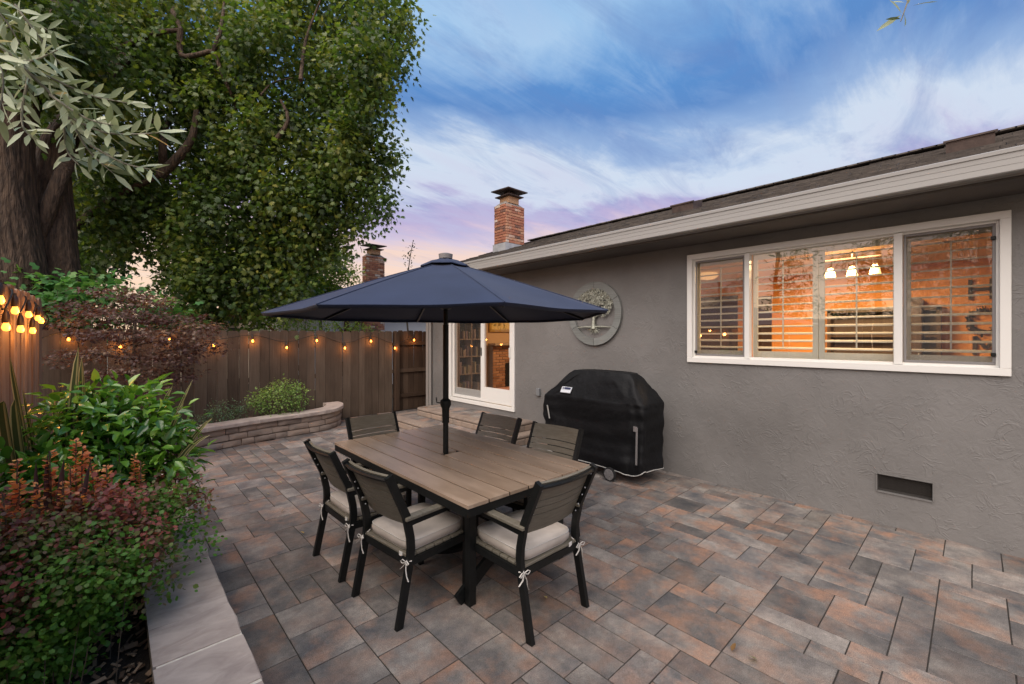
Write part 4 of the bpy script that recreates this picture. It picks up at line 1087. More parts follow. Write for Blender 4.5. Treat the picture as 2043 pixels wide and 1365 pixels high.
# hem: short fold hanging under the rim
n0 = len(cv); rim = []
for k in range(8):
    for j in range(nu): rim.append(vid(nv,k,j))
for r_i in rim: x,y,z = cv[r_i]; cv.append((x*.988,y*.988,z-.022))
for i in range(len(rim)):
    a, b2 = rim[i], rim[(i+1)%len(rim)]; cf.append((a, n0+i, n0+(i+1)%len(rim), b2))
can = MB().add(cv, cf).build('canopy', M['canvas'], um, smooth=28)
sm = can.modifiers.new('thick','SOLIDIFY'); sm.thickness = .003; sm.offset = -1
seam = MB()
for k in range(8): seam.tube([Vector(cv[vid(i,k,0)])+Vector((0,0,.002)) for i in range(nv+1)],.004,5)
seam.build('seams', M['canvas'], can, kind='stuff')
# vent top
vv = []; vf = []
for i, (r_, z_) in enumerate(((.05,2.422),(.12,2.404),(.21,2.366),(.22,2.356))):
    for k in range(32):
        a = 2*math.pi*k/32+R(22.5); kk = (k % 4)/4; rad = r_*(1-.04*math.sin(math.pi*kk)); vv.append((rad*math.cos(a),rad*math.sin(a),z_-.006*math.sin(math.pi*kk)+.006*math.sin(a*3)*(i > 1)))
for i in range(3):
    for k in range(32): vf.append((i*32+k,(i+1)*32+k,(i+1)*32+(k+1)%32,i*32+(k+1)%32))
vf.append(tuple(range(32)))
vt = MB().add(vv, vf).build('vent', M['canvas'], um, smooth=30); sm = vt.modifiers.new('thick','SOLIDIFY'); sm.thickness = .003
MB().lathe([(.03,2.415),(.058,2.424),(.062,2.462),(.03,2.472)],n=18).build('finial', M['greyplastic'], um, smooth=40)
MB().lathe([(.019,.10),(.019,2.44)],n=16).build('pole', M['black'], um, smooth=60)
MB().lathe([(.024,.10),(.024,1.0),(.030,1.0),(.032,1.12),(.047,1.155),(.047,1.19),(.03,1.205),(.024,1.21),(.024,1.85),(.020,1.852)],n=18).build('sleeve', M['black'], um, smooth=40)
MB().tube([(-.045,0,1.17),(-.075,-.01,1.175),(-.08,-.012,1.22)],.005,6).build('crank', M['black'], um)
MB().lathe([(.02,2.30),(.055,2.31),(.055,2.36),(.03,2.38)],n=16).build('hub', M['black'], um, smooth=40)
MB().lathe([(.022,1.98),(.05,1.99),(.05,2.03),(.024,2.04)],n=16).build('runner', M['black'], um, smooth=40)
for k in range(8):
    a = corner[k]; cx_, sy_ = math.cos(a), math.sin(a)
    rb_ = MB().beam((.05*cx_,.05*sy_,2.345),(RR*.985*cx_,RR*.985*sy_,ZR-.012),.016,.020,ch=.002).build('rib', M['darkpole'], um)
    MB().beam((.05*cx_,.05*sy_,2.01),(RR*.48*cx_,RR*.48*sy_,2.145),.012,.014).build('strut', M['darkpole'], rb_)
MB().lathe([(.29,0),(.29,.03),(.26,.055),(.07,.075),(.04,.09),(.034,.32),(.02,.33)],n=32).build('base', M['black'], um, smooth=35)

# grill under its cover
gx0, gx1, gy0, gy1 = 4.42, 4.97, 2.57, 4.11
gr = empty('covered_grill', ((gx0+gx1)/2,(gy0+gy1)/2,0), label='large gas grill under a black fitted cover beside the stucco wall', cat='grill')
gcx, gcy = (gx0+gx1)/2, (gy0+gy1)/2; ghx, ghy = (gx1-gx0)/2, (gy1-gy0)/2
nP = 168; lv = []
levels = [.15+.0206*i for i in range(37)]+[.925+.0 ]+[.93+ (1.275-.93)*t for t in (.03,.08,.14,.22,.30,.39,.48,.57,.66,.75,.83,.90,.95,.98,1.0)]
ridge = (-.03,.115, -.075,.44)     # centre x, half x, centre y, half y
vs = []; fs = []
def sq(t, e): cs, sn = math.cos(t), math.sin(t); return math.copysign(abs(cs)**e, cs), math.copysign(abs(sn)**e, sn)
for li, z in enumerate(levels):
    for j in range(nP):
        t = 2*math.pi*j/nP
        x, y = sq(t, .16)
        if z <= .926:
            f = 1-.035*max(0,(.45-z)/.45)**1.0*0 ; px_, py_ = x*ghx, y*ghy
            bul = .5+.5*math.sin(math.pi*(z-.1)/.83)
            k = noise.noise(Vector((x*ghx*6+3, y*ghy*6, z*1.5)))*.030 + noise.noise(Vector((x*ghx*14, y*ghy*14+5, z*3.0+y*2)))*.018
            k += noise.noise(Vector((x*ghx*3, y*ghy*3, z*10)))*.020
            k *= min(1, (.97-z)*7+.1)
            lean = -.02*((.93-z)/.83)
            px_ *= 1+(k+lean*.6)/ghx; py_ *= 1+(k+lean)/ghy
            zz = z + (.035*noise.noise(Vector((x*2.2,y*2.2,4)))+ .018*math.sin(t*3+1) if li == 0 else .03*noise.noise(Vector((x*2.2,y*2.2,4)))*max(0,1-(z-.1)/.3))
            zz += .02*min(1,(z-.15)/.7)
            if z > .9: zz += -.012*abs(math.sin(t*2))
        else:
            u = (z-.93)/(1.275-.93)
            # front slope bulges, ends straight
            kx = 1-u**1.05; ky = 1-u**1.0
            ex = ridge[1]; ey = ridge[3]
            tx, ty = sq(t, .35)
            bx, by = x*ghx, y*ghy; rx_, ry_ = ridge[0]+tx*ex, ridge[2]+ty*ey
            w1 = 1-kx; w2 = 1-ky
            px_ = bx*(1-w1)+rx_*w1; py_ = by*(1-w2)+ry_*w2
            zz = .945+(1.305-.945)*(1-(1-u)**1.04)
            k = noise.noise(Vector((x*4+9, y*5, u*1.6)))*.055*math.sin(math.pi*min(1,u+.05))
            k += noise.noise(Vector((x*9, y*11+u*4, u*2+7)))*.026*math.sin(math.pi*min(1,u+.1))
            # the drape sinks along the front where the lid meets the side shelves
            dip = -.045*math.exp(-((u-.16)/.13)**2)*(1 if x < -.5 else .2)*math.exp(-((y*ghy+.30)/.25)**2)
            px_ += k*.8; zz += k*.9+dip
            if u >= .8: zz -= .012*(u-.8)*5*(abs(y)**6)
        vs.append((px_, py_, zz))
nl = len(levels)
for i in range(nl-1):
    for j in range(nP): fs.append((i*nP+j, i*nP+(j+1)%nP, (i+1)*nP+(j+1)%nP, (i+1)*nP+j))
fs.append(tuple((nl-1)*nP+j for j in range(nP)))
cov = MB().add(vs, fs).build('cover', M['cover'], gr, smooth=60)
hem = [Vector(vs[j])+Vector((0,0,-.004)) for j in range(nP)]; hem.append(hem[0])
MB().tube(hem,.006,6,caps=False).build('hem_piping', M['piping'], cov, smooth=60)
# logo patch on the front slope, straps
def on_cover(ydes, udes):
    best = min(range(len(vs)), key=lambda q: (vs[q][1]-ydes)**2+(vs[q][2]-udes)**2+(0 if vs[q][0] < -.0 else 9)); return Vector(vs[best])
pc = on_cover(.39,1.02); pa_ = on_cover(.39,.96); pb_ = on_cover(.39,1.09)
slope = (pb_-pa_).normalized(); nrm_ = Vector((0,1,0)).cross(slope).normalized()
if nrm_.x > 0: nrm_ = -nrm_
Mx = Matrix(((0,slope.x,nrm_.x,pc.x+nrm_.x*.022),(-1,slope.y,nrm_.y,pc.y),(0,slope.z,nrm_.z,pc.z+nrm_.z*.022),(0,0,0,1)))
pt_ = MB(); pt_.box((0,0,-.006),(.17,.085,.012),Mx,ch=.003)
pat = pt_.build('logo_patch', M['patchwhite'], cov)
pq = MB().box((.02,.020,.0015),(.10,.030,.002),Mx).box((-.045,.022,.0015),(.018,.018,.002),Mx).box((-.060,.006,.0015),(.010,.010,.002),Mx).box((-.045,.006,.0015),(.010,.008,.002),Mx).box((-.066,.030,.0015),(.008,.012,.002),Mx)
pq.build('patch_print', M['patchblue'], pat)
st_ = MB(); yb_ = -ghy+.055
st_.beam((-ghx-.018,yb_+.01,.70),(-ghx-.016,yb_+.02,.27),.024,.004,up=(1,0,0)); st_.box((-ghx-.02,yb_+.03,.68),(.006,.05,.06),ch=.002)
st_.build('strap', M['greyplastic'], cov)
MB().beam((-ghx-.018,ghy-.13,.62),(-ghx-.02,ghy-.09,.80),.02,.004,up=(1,0,0)).build('strap', M['piping'], cov)
# body and wheels under the hem
MB().box((0,0,.33),(.40,1.15,.42),ch=.01).box((0,0,.70),(.42,1.25,.3)).build('cabinet', M['darkpole'], gr)
def wheel(y, x=-.20, r=.082):
    wl_ = MB().lathe([(r*.78,-.016),(r,-.014),(r,.014),(r*.78,.016)],(0,0,0),28,Matrix.Translation((x,y,r))@Matrix.Rotation(R(90),4,'Y')).build('wheel', M['rubber'], gr, smooth=40)
    sp = MB().lathe([(r*.76,-.019),(r*.80,-.017),(r*.80,.017),(r*.76,.019)],(0,0,0),28,Matrix.Translation((x,y,r))@Matrix.Rotation(R(90),4,'Y'))
    sp.lathe([(r*.22,-.024),(r*.22,.024)],(0,0,0),14,Matrix.Translation((x,y,r))@Matrix.Rotation(R(90),4,'Y'))
    for k in range(7):
        a = 2*math.pi*k/7; sp.beam((x-.02,y+.15*r*math.cos(a),r+.15*r*math.sin(a)),(x-.02,y+.8*r*math.cos(a),r+.8*r*math.sin(a)),.014,.006,up=(1,0,0))
    sp.build('rim', M['greyplastic'], wl_)
wheel(-.34,-.30); wheel(.50,-.27); wheel(-.34,.18); wheel(.50,.18)

# wall art: wooden ring with an embossed metal tree
ac = Vector((WX-.03, 3.83, 2.085))
wa = empty('wall_art', ac, label='round weathered wood ring holding a pressed metal tree, hung on the stucco wall', cat='wall art')
def ringpiece(a0, a1, r0, r1, th, n_=8):
    vs = []; 
    for i in range(n_+1):
        a = a0+(a1-a0)*i/n_
        for (r_, x_) in ((r0,-th/2),(r1,-th/2),(r1,th/2),(r0,th/2)): vs.append((x_, -r_*math.sin(a), r_*math.cos(a)))
    fs = [(i*4+j,i*4+(j+1)%4,(i+1)*4+(j+1)%4,(i+1)*4+j) for i in range(n_) for j in range(4)]+[(3,2,1,0),tuple(n_*4+j for j in range(4))]
    return MB().add(vs, fs)
for k in range(6): ringpiece(2*math.pi*k/6+.01, 2*math.pi*(k+1)/6-.004, .365, .47, .035).build('ring_segment', M['artwood'], wa)
# tree relief
tr_ = MB()
def rl(y, z): return (-.012, -y, z)
tr_.tube([rl(.0,-.225),rl(-.005,-.14),rl(.0,-.04),rl(0,.0)],[.045,.026,.024,.022],8)
rt_ = random.Random(2)
for (a_, l_) in ((-70,.24),(-48,.25),(-25,.22),(-6,.25),(14,.22),(35,.25),(58,.27),(74,.22)):
    p = Vector((0,-.03+abs(a_)*-.0006)); pts = [rl(p.x,p.y)]; a0 = R(a_)
    for s_ in range(1,5):
        q = Vector((math.sin(a0*(.6+.15*s_)), math.cos(a0*(.6+.15*s_)))); p = p+q*l_/4; pts.append(rl(p.x,p.y))
    tr_.tube(pts,[.014,.011,.008,.006,.004],6)
    tr_.tube([pts[2], (pts[2][0],pts[2][1]+rt_.uniform(-.05,.05),pts[2][2]+.06)],[.006,.003],5)
for k in range(19):
    a_ = R(-80+160*k/18); l_ = rt_.uniform(.09,.13); p = Vector((.0,-.215)); pts = [rl(p.x,p.y)]
    for s_ in range(1,4): p = p+Vector((math.sin(a_)+rt_.uniform(-.2,.2), -abs(math.cos(a_))*.8+rt_.uniform(-.2,.1)))*l_/3; pts.append(rl(p.x,p.y))
    tr_.tube(pts,[.006,.004,.003,.002],5)
tr_.tube([rl(-.30,-.205),rl(-.15,-.195),rl(0,-.20),rl(.15,-.195),rl(.30,-.205)],[.008,.014,.02,.014,.008],6)
tr_.build('tree_trunk', M['artmetal'], wa, smooth=60)
n_ = 1500; ang = rng.uniform(0,2*math.pi,n_); rad = np.sqrt(rng.uniform(0,1,n_))
yy = np.cos(ang)*rad*.335; zz = .14+np.sin(ang)*rad*.215
keep = ~(((yy+.06)**2/.05**2+(zz-.20)**2/.012**2 < 1) | ((yy-.13)**2/.055**2+(zz-.10)**2/.022**2 < 1)) & (yy**2+zz**2 < .358**2)
low = (zz < .02) & (np.abs(yy) < .16); keep &= ~low
yy, zz = yy[keep], zz[keep]; n_ = len(yy)
pos = np.stack([-.016-rng.uniform(0,.016,n_), -yy, zz],1)
d = np.stack([rng.normal(size=n_)*.3, rng.normal(size=n_), rng.normal(size=n_)],1); nr = np.stack([-np.ones(n_), rng.normal(size=n_)*.3, rng.normal(size=n_)*.3],1)
link('tree_leaves', leaf_mesh('tree_leaves', T_ROUND, pos, d, nr, rng.uniform(.018,.032,n_), rng.uniform(0,1,n_), M['artmetal']), wa)

# ================================================================== STRING LIGHTS
bulbglow = plain('bulb_filament_glow', (1,.6,.2), .4, emit=(1,.32,.045), es=3)
sock = plain('bulb_socket', (.016,.010,.008), .5)
sl = empty('string_lights', (2.0,9.13,1.75), label='string of warm round bulbs on a black cord draped along both fences', cat='string lights')
inv = Matrix.Translation(sl.location).inverted()
socket_me = MB().lathe([(.008,.075),(.012,.065),(.017,.045),(.020,.0),(.019,-.004)],n=12).mesh('socket', sock, smooth=40)
bulb_me = MB().lathe([(.011,-.002),(.014,-.012),(.019,-.026),(.020,-.038),(.015,-.052),(.004,-.057)],n=14).mesh('bulb', bulbglow, smooth=60)
def bulb(p):
    s_ = link('socket', socket_me, sl, p+Vector((0,0,.035))); s_.matrix_parent_inverse = inv
    link('bulb', bulb_me, s_)
    l = bpy.data.lights.new('bulb_light', 'POINT'); l.energy = 1.6 if p.y > 8 else 2.6; l.color = (1,.36,.07); l.shadow_soft_size = .03
    o = bpy.data.objects.new('bulb_light', l); C.objects.link(o); o.parent = s_; o.location = (0,-.055,-.045) if p.y > 8 else (.06,0,-.045)
backpx = [(137,678),(240,693),(338,678),(426,690),(504,681),(572,694),(632,680),(688,695),(740,681),(788,695),(826,679)]
cord = []
pts_b = [atY(x,y,9.15) for x,y in backpx]
leftpx = [(82,641),(76,636),(65,661),(57,629),(41,658),(30,621),(12,654),(0,600)]
pts_l = []
for (x,y) in leftpx: pts_l.append(atX(x,y,-.50))
cz_b = [p.z+.10 for p in pts_b]
for p in pts_b: bulb(p)
for p in pts_l: bulb(p)
kn = []
for i, p in enumerate(pts_l[::-1]):
    kn.append(Vector((-.515, p.y, p.z+.115)))
    if i % 2 == 0 and i < len(pts_l)-1: kn.append(Vector((-.53, (p.y+pts_l[::-1][i+1].y)/2, p.z+.15)))
kn.append(Vector((-.50,6.68,1.92))); kn.append(Vector((-.7,8.0,1.72)))
for i, p in enumerate(pts_b):
    kn.append(Vector((p.x, 9.155, p.z+.115)))
kn.append(Vector((5.2,9.20,1.80)))
def catmull(pts, n=6):
    out = []
    for i in range(len(pts)-1):
        p0 = pts[max(i-1,0)]; p1 = pts[i]; p2 = pts[i+1]; p3 = pts[min(i+2,len(pts)-1)]
        for k in range(n):
            t = k/n; out.append(.5*((2*p1)+(p2-p0)*t+(2*p0-5*p1+4*p2-p3)*t*t+(3*p1-p0-3*p2+p3)*t**3))
    out.append(pts[-1]); return out
cdm = MB().tube(catmull(kn),.0055,6)
for p in pts_b+pts_l: cdm.tube([p+Vector((0,0,.10)), p+Vector((0,0,.125))],.009,6)
o = cdm.build('cord', M['cord'], sl, smooth=60); o.matrix_parent_inverse = inv
# ================================================================== VEGETATION
G = {}
G['maple'] = leaf_mat('maple_leaf', [(0.0307,0.0577,0.0144),(0.0693,0.1212,0.0263),(0.1643,0.2004,0.0372),(0.3488,0.3213,0.0643)], .42, .38)
G['back'] = leaf_mat('background_leaf', [(0.017,0.042,0.013),(0.042,0.084,0.022),(0.098,0.140,0.035)], .6, .3)
G['lime'] = leaf_mat('lime_leaf', [(0.078,0.143,0.026),(0.208,0.286,0.052),(0.416,0.442,0.104)], .5, .5)
G['vib'] = leaf_mat('viburnum_leaf', [(0.0438,0.1313,0.0462),(0.0875,0.2275,0.0693),(0.2275,0.3500,0.0924)], .5, .35)
G['jm'] = leaf_mat('burgundy_leaf', [(0.0529,0.0286,0.0274),(0.1137,0.0649,0.0559),(0.1982,0.1434,0.1003),(0.2589,0.1434,0.0536)], .5, .3, tcol=(1.6,.8,.6))
G['glossy'] = leaf_mat('glossy_leaf', [(0.025,0.077,0.014),(0.070,0.182,0.025),(0.168,0.350,0.049),(0.308,0.476,0.098)], .22, .3, spec=.7)
G['bar'] = leaf_mat('barberry_leaf', [(0.0678,0.1921,0.0231),(0.1236,0.2808,0.0393),(0.1581,0.1396,0.0590),(0.2033,0.0811,0.0751),(0.3388,0.1021,0.0785)], .5, .3, tcol=(1.4,1.2,.7))
G['orange'] = leaf_mat('orange_barberry_leaf', [(0.4247,0.1343,0.0886),(0.8108,0.3420,0.1558),(1.0616,0.7597,0.2096)], .5, .35, tcol=(1.3,.9,.5))
G['bush'] = leaf_mat('bush_leaf', [(0.075,0.150,0.038),(0.165,0.270,0.068),(0.330,0.435,0.135)], .5, .35)
G['blue'] = leaf_mat('bluish_leaf', [(0.060,0.128,0.068),(0.120,0.210,0.120),(0.225,0.315,0.180)], .5, .3)
G['olive'] = leaf_mat('olive_leaf', [(0.1486,0.2010,0.1053),(0.2972,0.3499,0.2106),(0.5351,0.5723,0.3920)], .42, .2, tcol=(1.2,1.2,.8))
G['phor'] = leaf_mat('flax_leaf', [(0.0540,0.0810,0.0286),(0.1080,0.1215,0.0468),(0.4680,0.3888,0.1872),(0.7560,0.6156,0.3432)], .35, .15)
G['phorb'] = leaf_mat('bronze_flax_leaf', [(.04,.022,.028),(.08,.045,.05),(.16,.09,.09)], .35, .15)

def lobes_to_clusters(lobes, per_m2, shell=.55):
    cs, outs, li = [], [], []
    for q, (c, r) in enumerate(lobes):
        r = np.array(r if hasattr(r,'__len__') else (r,r,r*.85)); n = max(4, int(per_m2*4*math.pi*(r.mean()**2)))
        u = unit(n); rad = rng.uniform(shell, 1, n)**.6
        wob = 1+.18*np.sin(u[:,0]*5+q)*np.cos(u[:,2]*6+2*q)
        p = np.array(c)+u*r*rad[:,None]*wob[:,None]
        cs.append(p); outs.append(u); li += [q]*n
    return np.concatenate(cs), np.concatenate(outs), np.array(li)
def bark_tube(b, pts, rr, n=72, sub=14):
    q = []; r = []
    for i in range(len(pts)-1):
        for k in range(sub):
            t = k/sub; q.append(Vector(pts[i]).lerp(Vector(pts[i+1]), t)); r.append(rr[i]*(1-t)+rr[i+1]*t)
    q.append(Vector(pts[-1])); r.append(rr[-1]); q = catmull(q[::sub], sub) if len(pts) > 2 else q
    vs = []; fs = []
    for i, p in enumerate(q):
        for k in range(n):
            a = 2*math.pi*k/n; u = Vector((math.cos(a), math.sin(a), 0)); z = p.z
            w = noise.noise(Vector((u.x*1.2+z*.15, u.y*1.2, z*.5)))*.16
            f = 1-abs(noise.noise(Vector((u.x*7+.3*math.sin(z*2), u.y*7, z*1.1))))*2.4
            g = noise.noise(Vector((u.x*14, u.y*14, z*3.5)))
            vs.append(p+u*r[i]*(1+w+.07*f+.025*g))
    for i in range(len(q)-1):
        for k in range(n): a, c = i*n+k, i*n+(k+1)%n; fs.append((a, c, c+n, a+n))
    b.add(vs, fs)
def catmull(pts, n=6):
    out = []
    for i in range(len(pts)-1):
        p0 = pts[max(i-1,0)]; p1 = pts[i]; p2 = pts[i+1]; p3 = pts[min(i+2,len(pts)-1)]
        for k in range(n):
            t = k/n; out.append(.5*((2*p1)+(p2-p0)*t+(2*p0-5*p1+4*p2-p3)*t*t+(3*p1-p0-3*p2+p3)*t**3))
    out.append(pts[-1]); return out
def tree(name, label, cat, base, lobes, T, size, mat, per_m2, per, sigma, trunk_r, trunk_pts=None, limbs=True, limb_f=.32, ridged=False, clear=None, bark='bark', droop=.3, group=None, tz=None, nlimb=None, squash=.8, upbias=.8):
    t = empty(name, base, label=label, cat=cat, group=group); inv = Matrix.Translation(t.location).inverted()
    c, o, li = lobes_to_clusters(lobes, per_m2)
    if clear is not None:
        dd_ = np.min(np.linalg.norm(c[:,None,:]-clear[None,:,:], axis=2), axis=1); kp = dd_ > .30; c, o, li = c[kp], o[kp], li[kp]
    tc = .36+.17*np.sin(li*2.4)+rng.normal(size=len(c))*.13+.10*o[:,2]
    pos, d, nr, s, ti = cluster_leaves(c, per, sigma, size, droop, upbias, tc, .12, o, squash)
    ob_ = link('crown', leaf_mesh('crown', T, pos, d, nr, s, ti, mat), t); ob_.matrix_parent_inverse = inv
    b = MB(); base = Vector(base); tp = trunk_pts or branch_path(base, sum((Vector(l[0]) for l in lobes), Vector())/len(lobes), wob=.06)
    rr = [trunk_r*(1.35 if i == 0 else 1)*(1-.62*i/(len(tp)-1)) for i in range(len(tp))]
    (bark_tube(b, tp, rr) if ridged else b.tube(tp, rr, 14))
    if limbs:
        for q, (cc_, r) in enumerate(lobes if nlimb is None else lobes[:nlimb]):
            cc_ = Vector(cc_); k = min(range(1 if len(tp) > 3 else 0, len(tp)), key=lambda i: (tp[i]-cc_).length+ max(0, tp[i].z-cc_.z)*1.2)
            pth = branch_path(tp[k], cc_, .10, .12, 7); r0 = min(rr[k]*.55, trunk_r*limb_f)
            b.tube(pth, [r0*(1-.8*i/7) for i in range(8)], 7)
            rad = r[0] if hasattr(r,'__len__') else r
            for w_ in range(4):
                st_ = pth[random.randint(3,7)]; e = cc_+Vector((random.gauss(0,1),random.gauss(0,1),random.gauss(0,.7)))*rad*.6
                b.tube(branch_path(st_, e, .05, .15, 4), [r0*.3,r0*.24,r0*.18,r0*.12,r0*.06], 5)
    ob_ = b.build('trunk', M[bark], t, smooth=70); ob_.matrix_parent_inverse = inv
    return t
P = lambda px, py, t: tuple(atd(px, py, t))

# 1 the big maple behind the fence corner
ml = [(740,60,9.6,.8),(690,160,9.4,.85),(640,250,9.4,1.0),(700,320,9.3,.62),(640,390,9.3,.7),(590,450,9.3,.7),(540,520,9.3,.72),(465,555,9.1,.62),(425,600,9.0,.38),
      (560,330,9.2,1.1),(480,430,9.1,.95),(560,120,9.8,1.3),(640,20,10.2,1.2),(450,260,9.6,1.25),(410,80,9.6,1.3),(325,180,9.3,1.15),(350,360,9.2,.95),(270,430,9.4,.85),
      (190,470,9.2,.6),(250,60,9.3,1.25),(150,110,9.0,1.05),(50,50,8.8,1.1),(20,200,9.8,.9),(215,300,10.2,1.1),(385,500,9.3,.6),(590,560,9.6,.45),
      (600,-130,10.4,1.5),(350,-140,10.2,1.6),(90,-90,9.6,1.4),(760,-60,10.2,.7),(795,70,9.4,.20),(772,120,9.3,.28),(755,160,9.3,.22),(762,305,9.2,.26),(740,350,9.2,.25),(722,395,9.2,.22),
      (120,40,6.9,.55),(30,60,6.7,.55),(60,140,6.7,.38),(185,140,7.4,.55),(245,235,7.8,.55),(200,330,8.2,.42),(180,410,8.3,.36),(215,470,8.5,.36),(255,400,8.7,.5),(5,150,6.8,.3),(135,190,7.2,.3),
      (690,420,9.2,.3),(500,605,9.1,.28),(400,640,9.0,.13),(620,500,9.5,.35),(650,470,9.4,.22),(355,560,9.3,.3),(150,420,10.4,.7),(40,420,10.6,.8),(120,520,10.2,.6),(20,530,10,.6)]
lob = [(P(a,b,t), (r,r,r*.9)) for a,b,t,r in ml]
rd = random.Random(21)
for k in range(46):
    px_ = rd.uniform(230,760); lim = 640 if px_ < 600 else 560-(px_-600)*.75
    py_ = rd.uniform(60,lim-40); r_ = rd.uniform(.16,.30)
    if 235 < px_ < 345 and py_ > 420: continue
    lob.append((P(px_,py_,rd.uniform(8.2,8.9)), (r_,r_,r_*rd.uniform(1.8,3.2))))
for (a,b_,r_) in ((806,30,.16),(812,85,.13),(800,125,.13),(783,205,.14),(768,190,.16),(745,265,.18),(783,318,.13),(770,345,.15),(748,372,.14),(728,408,.16),(712,440,.15),(690,452,.2),(668,478,.16),(655,500,.16),(560,600,.16),(525,628,.14),(488,640,.12),(455,632,.14),(408,650,.10),(385,618,.14),(365,590,.16)):
    lob.append((P(a,b_,9.1), (r_,r_,r_*1.7)))
LIMBS = (([(60,330,7.6),(150,300,8.3),(250,255,8.3),(320,240,8.35)],.09),([(100,200,8.2),(200,120,8.6),(300,70,8.3),(360,60,8.35)],.08),([(120,480,8.0),(220,400,8.5),(320,350,8.3)],.10),([(360,60,8.35),(362,110,8.35),(400,108,8.3),(425,105,8.3),(445,150,8.35),(468,205,8.6),(480,260,8.9)],.055),([(345,20,9.0),(362,60,8.35)],.07),([(320,350,8.3),(360,310,8.3),(385,270,8.3),(392,220,8.35)],.10),([(328,345,8.6),(325,290,8.3),(335,240,9)],.09),
                ([(550,280,8.3),(575,240,8.3),(560,200,8.35)],.05),([(425,105,8.3),(440,60,8.35),(448,0,9)],.05),([(600,160,8.35),(610,80,9),(640,0,9.1)],.04),([(520,190,8.3),(545,165,8.6),(585,155,8.6)],.02))
CLEAR = np.array([tuple(v) for pts, r0 in LIMBS[3:] for v in catmull([Vector(P(*p)) for p in pts], 6)])
CLEAR2 = np.concatenate([CLEAR, CLEAR-np.array(FW)*.35])
mb0 = Vector((-.95,10.4,0))
tp = [mb0, Vector((-.98,10.4,1.2)), Vector((-1.1,10.45,2.6)), Vector((-1.25,10.5,4.0)), Vector((-1.2,10.6,5.4)), Vector((-.8,10.8,7.0)), Vector((-.3,11.0,8.6))]
mt_ = tree('maple_tree', 'huge old maple tree with thick ridged trunk and hanging green crown behind the fence', 'tree', mb0, lob, T_MAPLE, .110, G['maple'], 14, 19, .15, .45, tp, droop=.9, limbs=False, squash=1.5, ridged=True, clear=CLEAR2)
b = MB(); bark_tube(b, [Vector((-.62,10.7,.2)),Vector((-.60,10.75,2.0)),Vector((-.72,10.9,3.6)),Vector((-.7,11,5.2)),Vector((.2,11.2,7.2))],[.36,.29,.24,.2,.1], 48)
b.tube([Vector((-1.0,10.4,2.2)),Vector((-1.6,10.3,2.9)),Vector((-2.6,10.3,3.4)),Vector((-4.0,10.3,4.2))],[.3,.24,.18,.1],10)
b.tube([Vector(P(70,480,7.2)),Vector(P(125,345,7.3)),Vector(P(155,300,7.8)),Vector(P(200,200,8.4))],[.13,.10,.08,.05],8)
o = b.build('limb', M['bark'], mt_, smooth=70); o.matrix_parent_inverse = Matrix.Translation(mt_.location).inverted()
b = MB()
for pts, r0 in LIMBS:
    q = [Vector(P(*p)) for p in pts]; b.tube(catmull(q,3), list(np.linspace(r0, r0*.45, (len(q)-1)*3+1)), 7)
o = b.build('limb', M['bark'], mt_, smooth=70); o.matrix_parent_inverse = Matrix.Translation(mt_.location).inverted()
# 2 trees further back
def far_tree(lab, px, base_t, lobs, mat='back', size=.17, per_m2=9, per=12, tr=.16, T=T_LOBE, sig=.26, name='tree', grp=None):
    b_ = atd(px, HY, base_t); b_.z = 0
    return tree(name, lab, 'tree', b_, [(P(*l[:3]), l[3]) for l in lobs], T, size, G[mat], per_m2, per, sig, tr, group=grp, bark='twig' if tr < .1 else 'bark')
far_tree('dark dense tree standing behind the big maple trunk at the far left', 60, 14, [(20,300,14,1.6),(90,400,14,1.5),(20,500,14,1.4),(110,540,14,1.2),(200,400,15,1.5),(180,520,15,.8),(60,150,14,1.6)])
far_tree('dark green tree filling the gap under the middle of the maple crown', 430, 16, [(400,560,16,1.1),(470,500,16,1.5),(560,540,16,1.2),(370,450,16,1.3),(500,610,15,.9)], size=.15)
far_tree('small yellow green tree beside the neighbouring brick chimney', 640, 13.2, [(640,545,13.2,.62),(690,548,13.2,.34),(610,590,13,.6),(655,510,13.4,.5),(560,600,13,.6),(672,580,13.1,.35)], 'lime', .085, 26, 16, .07, T_LOBE, .15)
far_tree('pale green conifer glimpsed through the gap left of the maple crown', 350, 17, [(345,590,17,.5),(350,545,17,.45),(335,620,17,.5)], 'blue', .10, 20, 12, .08, T_SLIM, .2)
# thin shoots of a young tree above the umbrella
yt = empty('young_tree', (0,0,0), label='thin young treetop poking up just left of the umbrella peak', cat='tree')
yb = atd(832, HY, 11.5); yb.z = 0; q = [yb, Vector(P(812,640,11.5)), Vector(P(815,540,11.5)), Vector(P(824,482,11.5))]
MB().tube(catmull(q,5), list(np.linspace(.03,.006,16)), 6).build('trunk', M['twig'], yt)
cpts = np.array([P(x_,y_,11.5) for x_,y_ in [(822,486),(819,495),(816,505),(811,503),(823,499),(814,514),(820,512),(826,490),(808,512),(816,522),(812,530),(820,528)]])
pos, d, nr, s, ti = cluster_leaves(cpts, 7, .05, .055, .0, .5)
link('leaves', leaf_mesh('leaves', T_LEAF, pos, d, nr, s, ti, G['back']), yt)

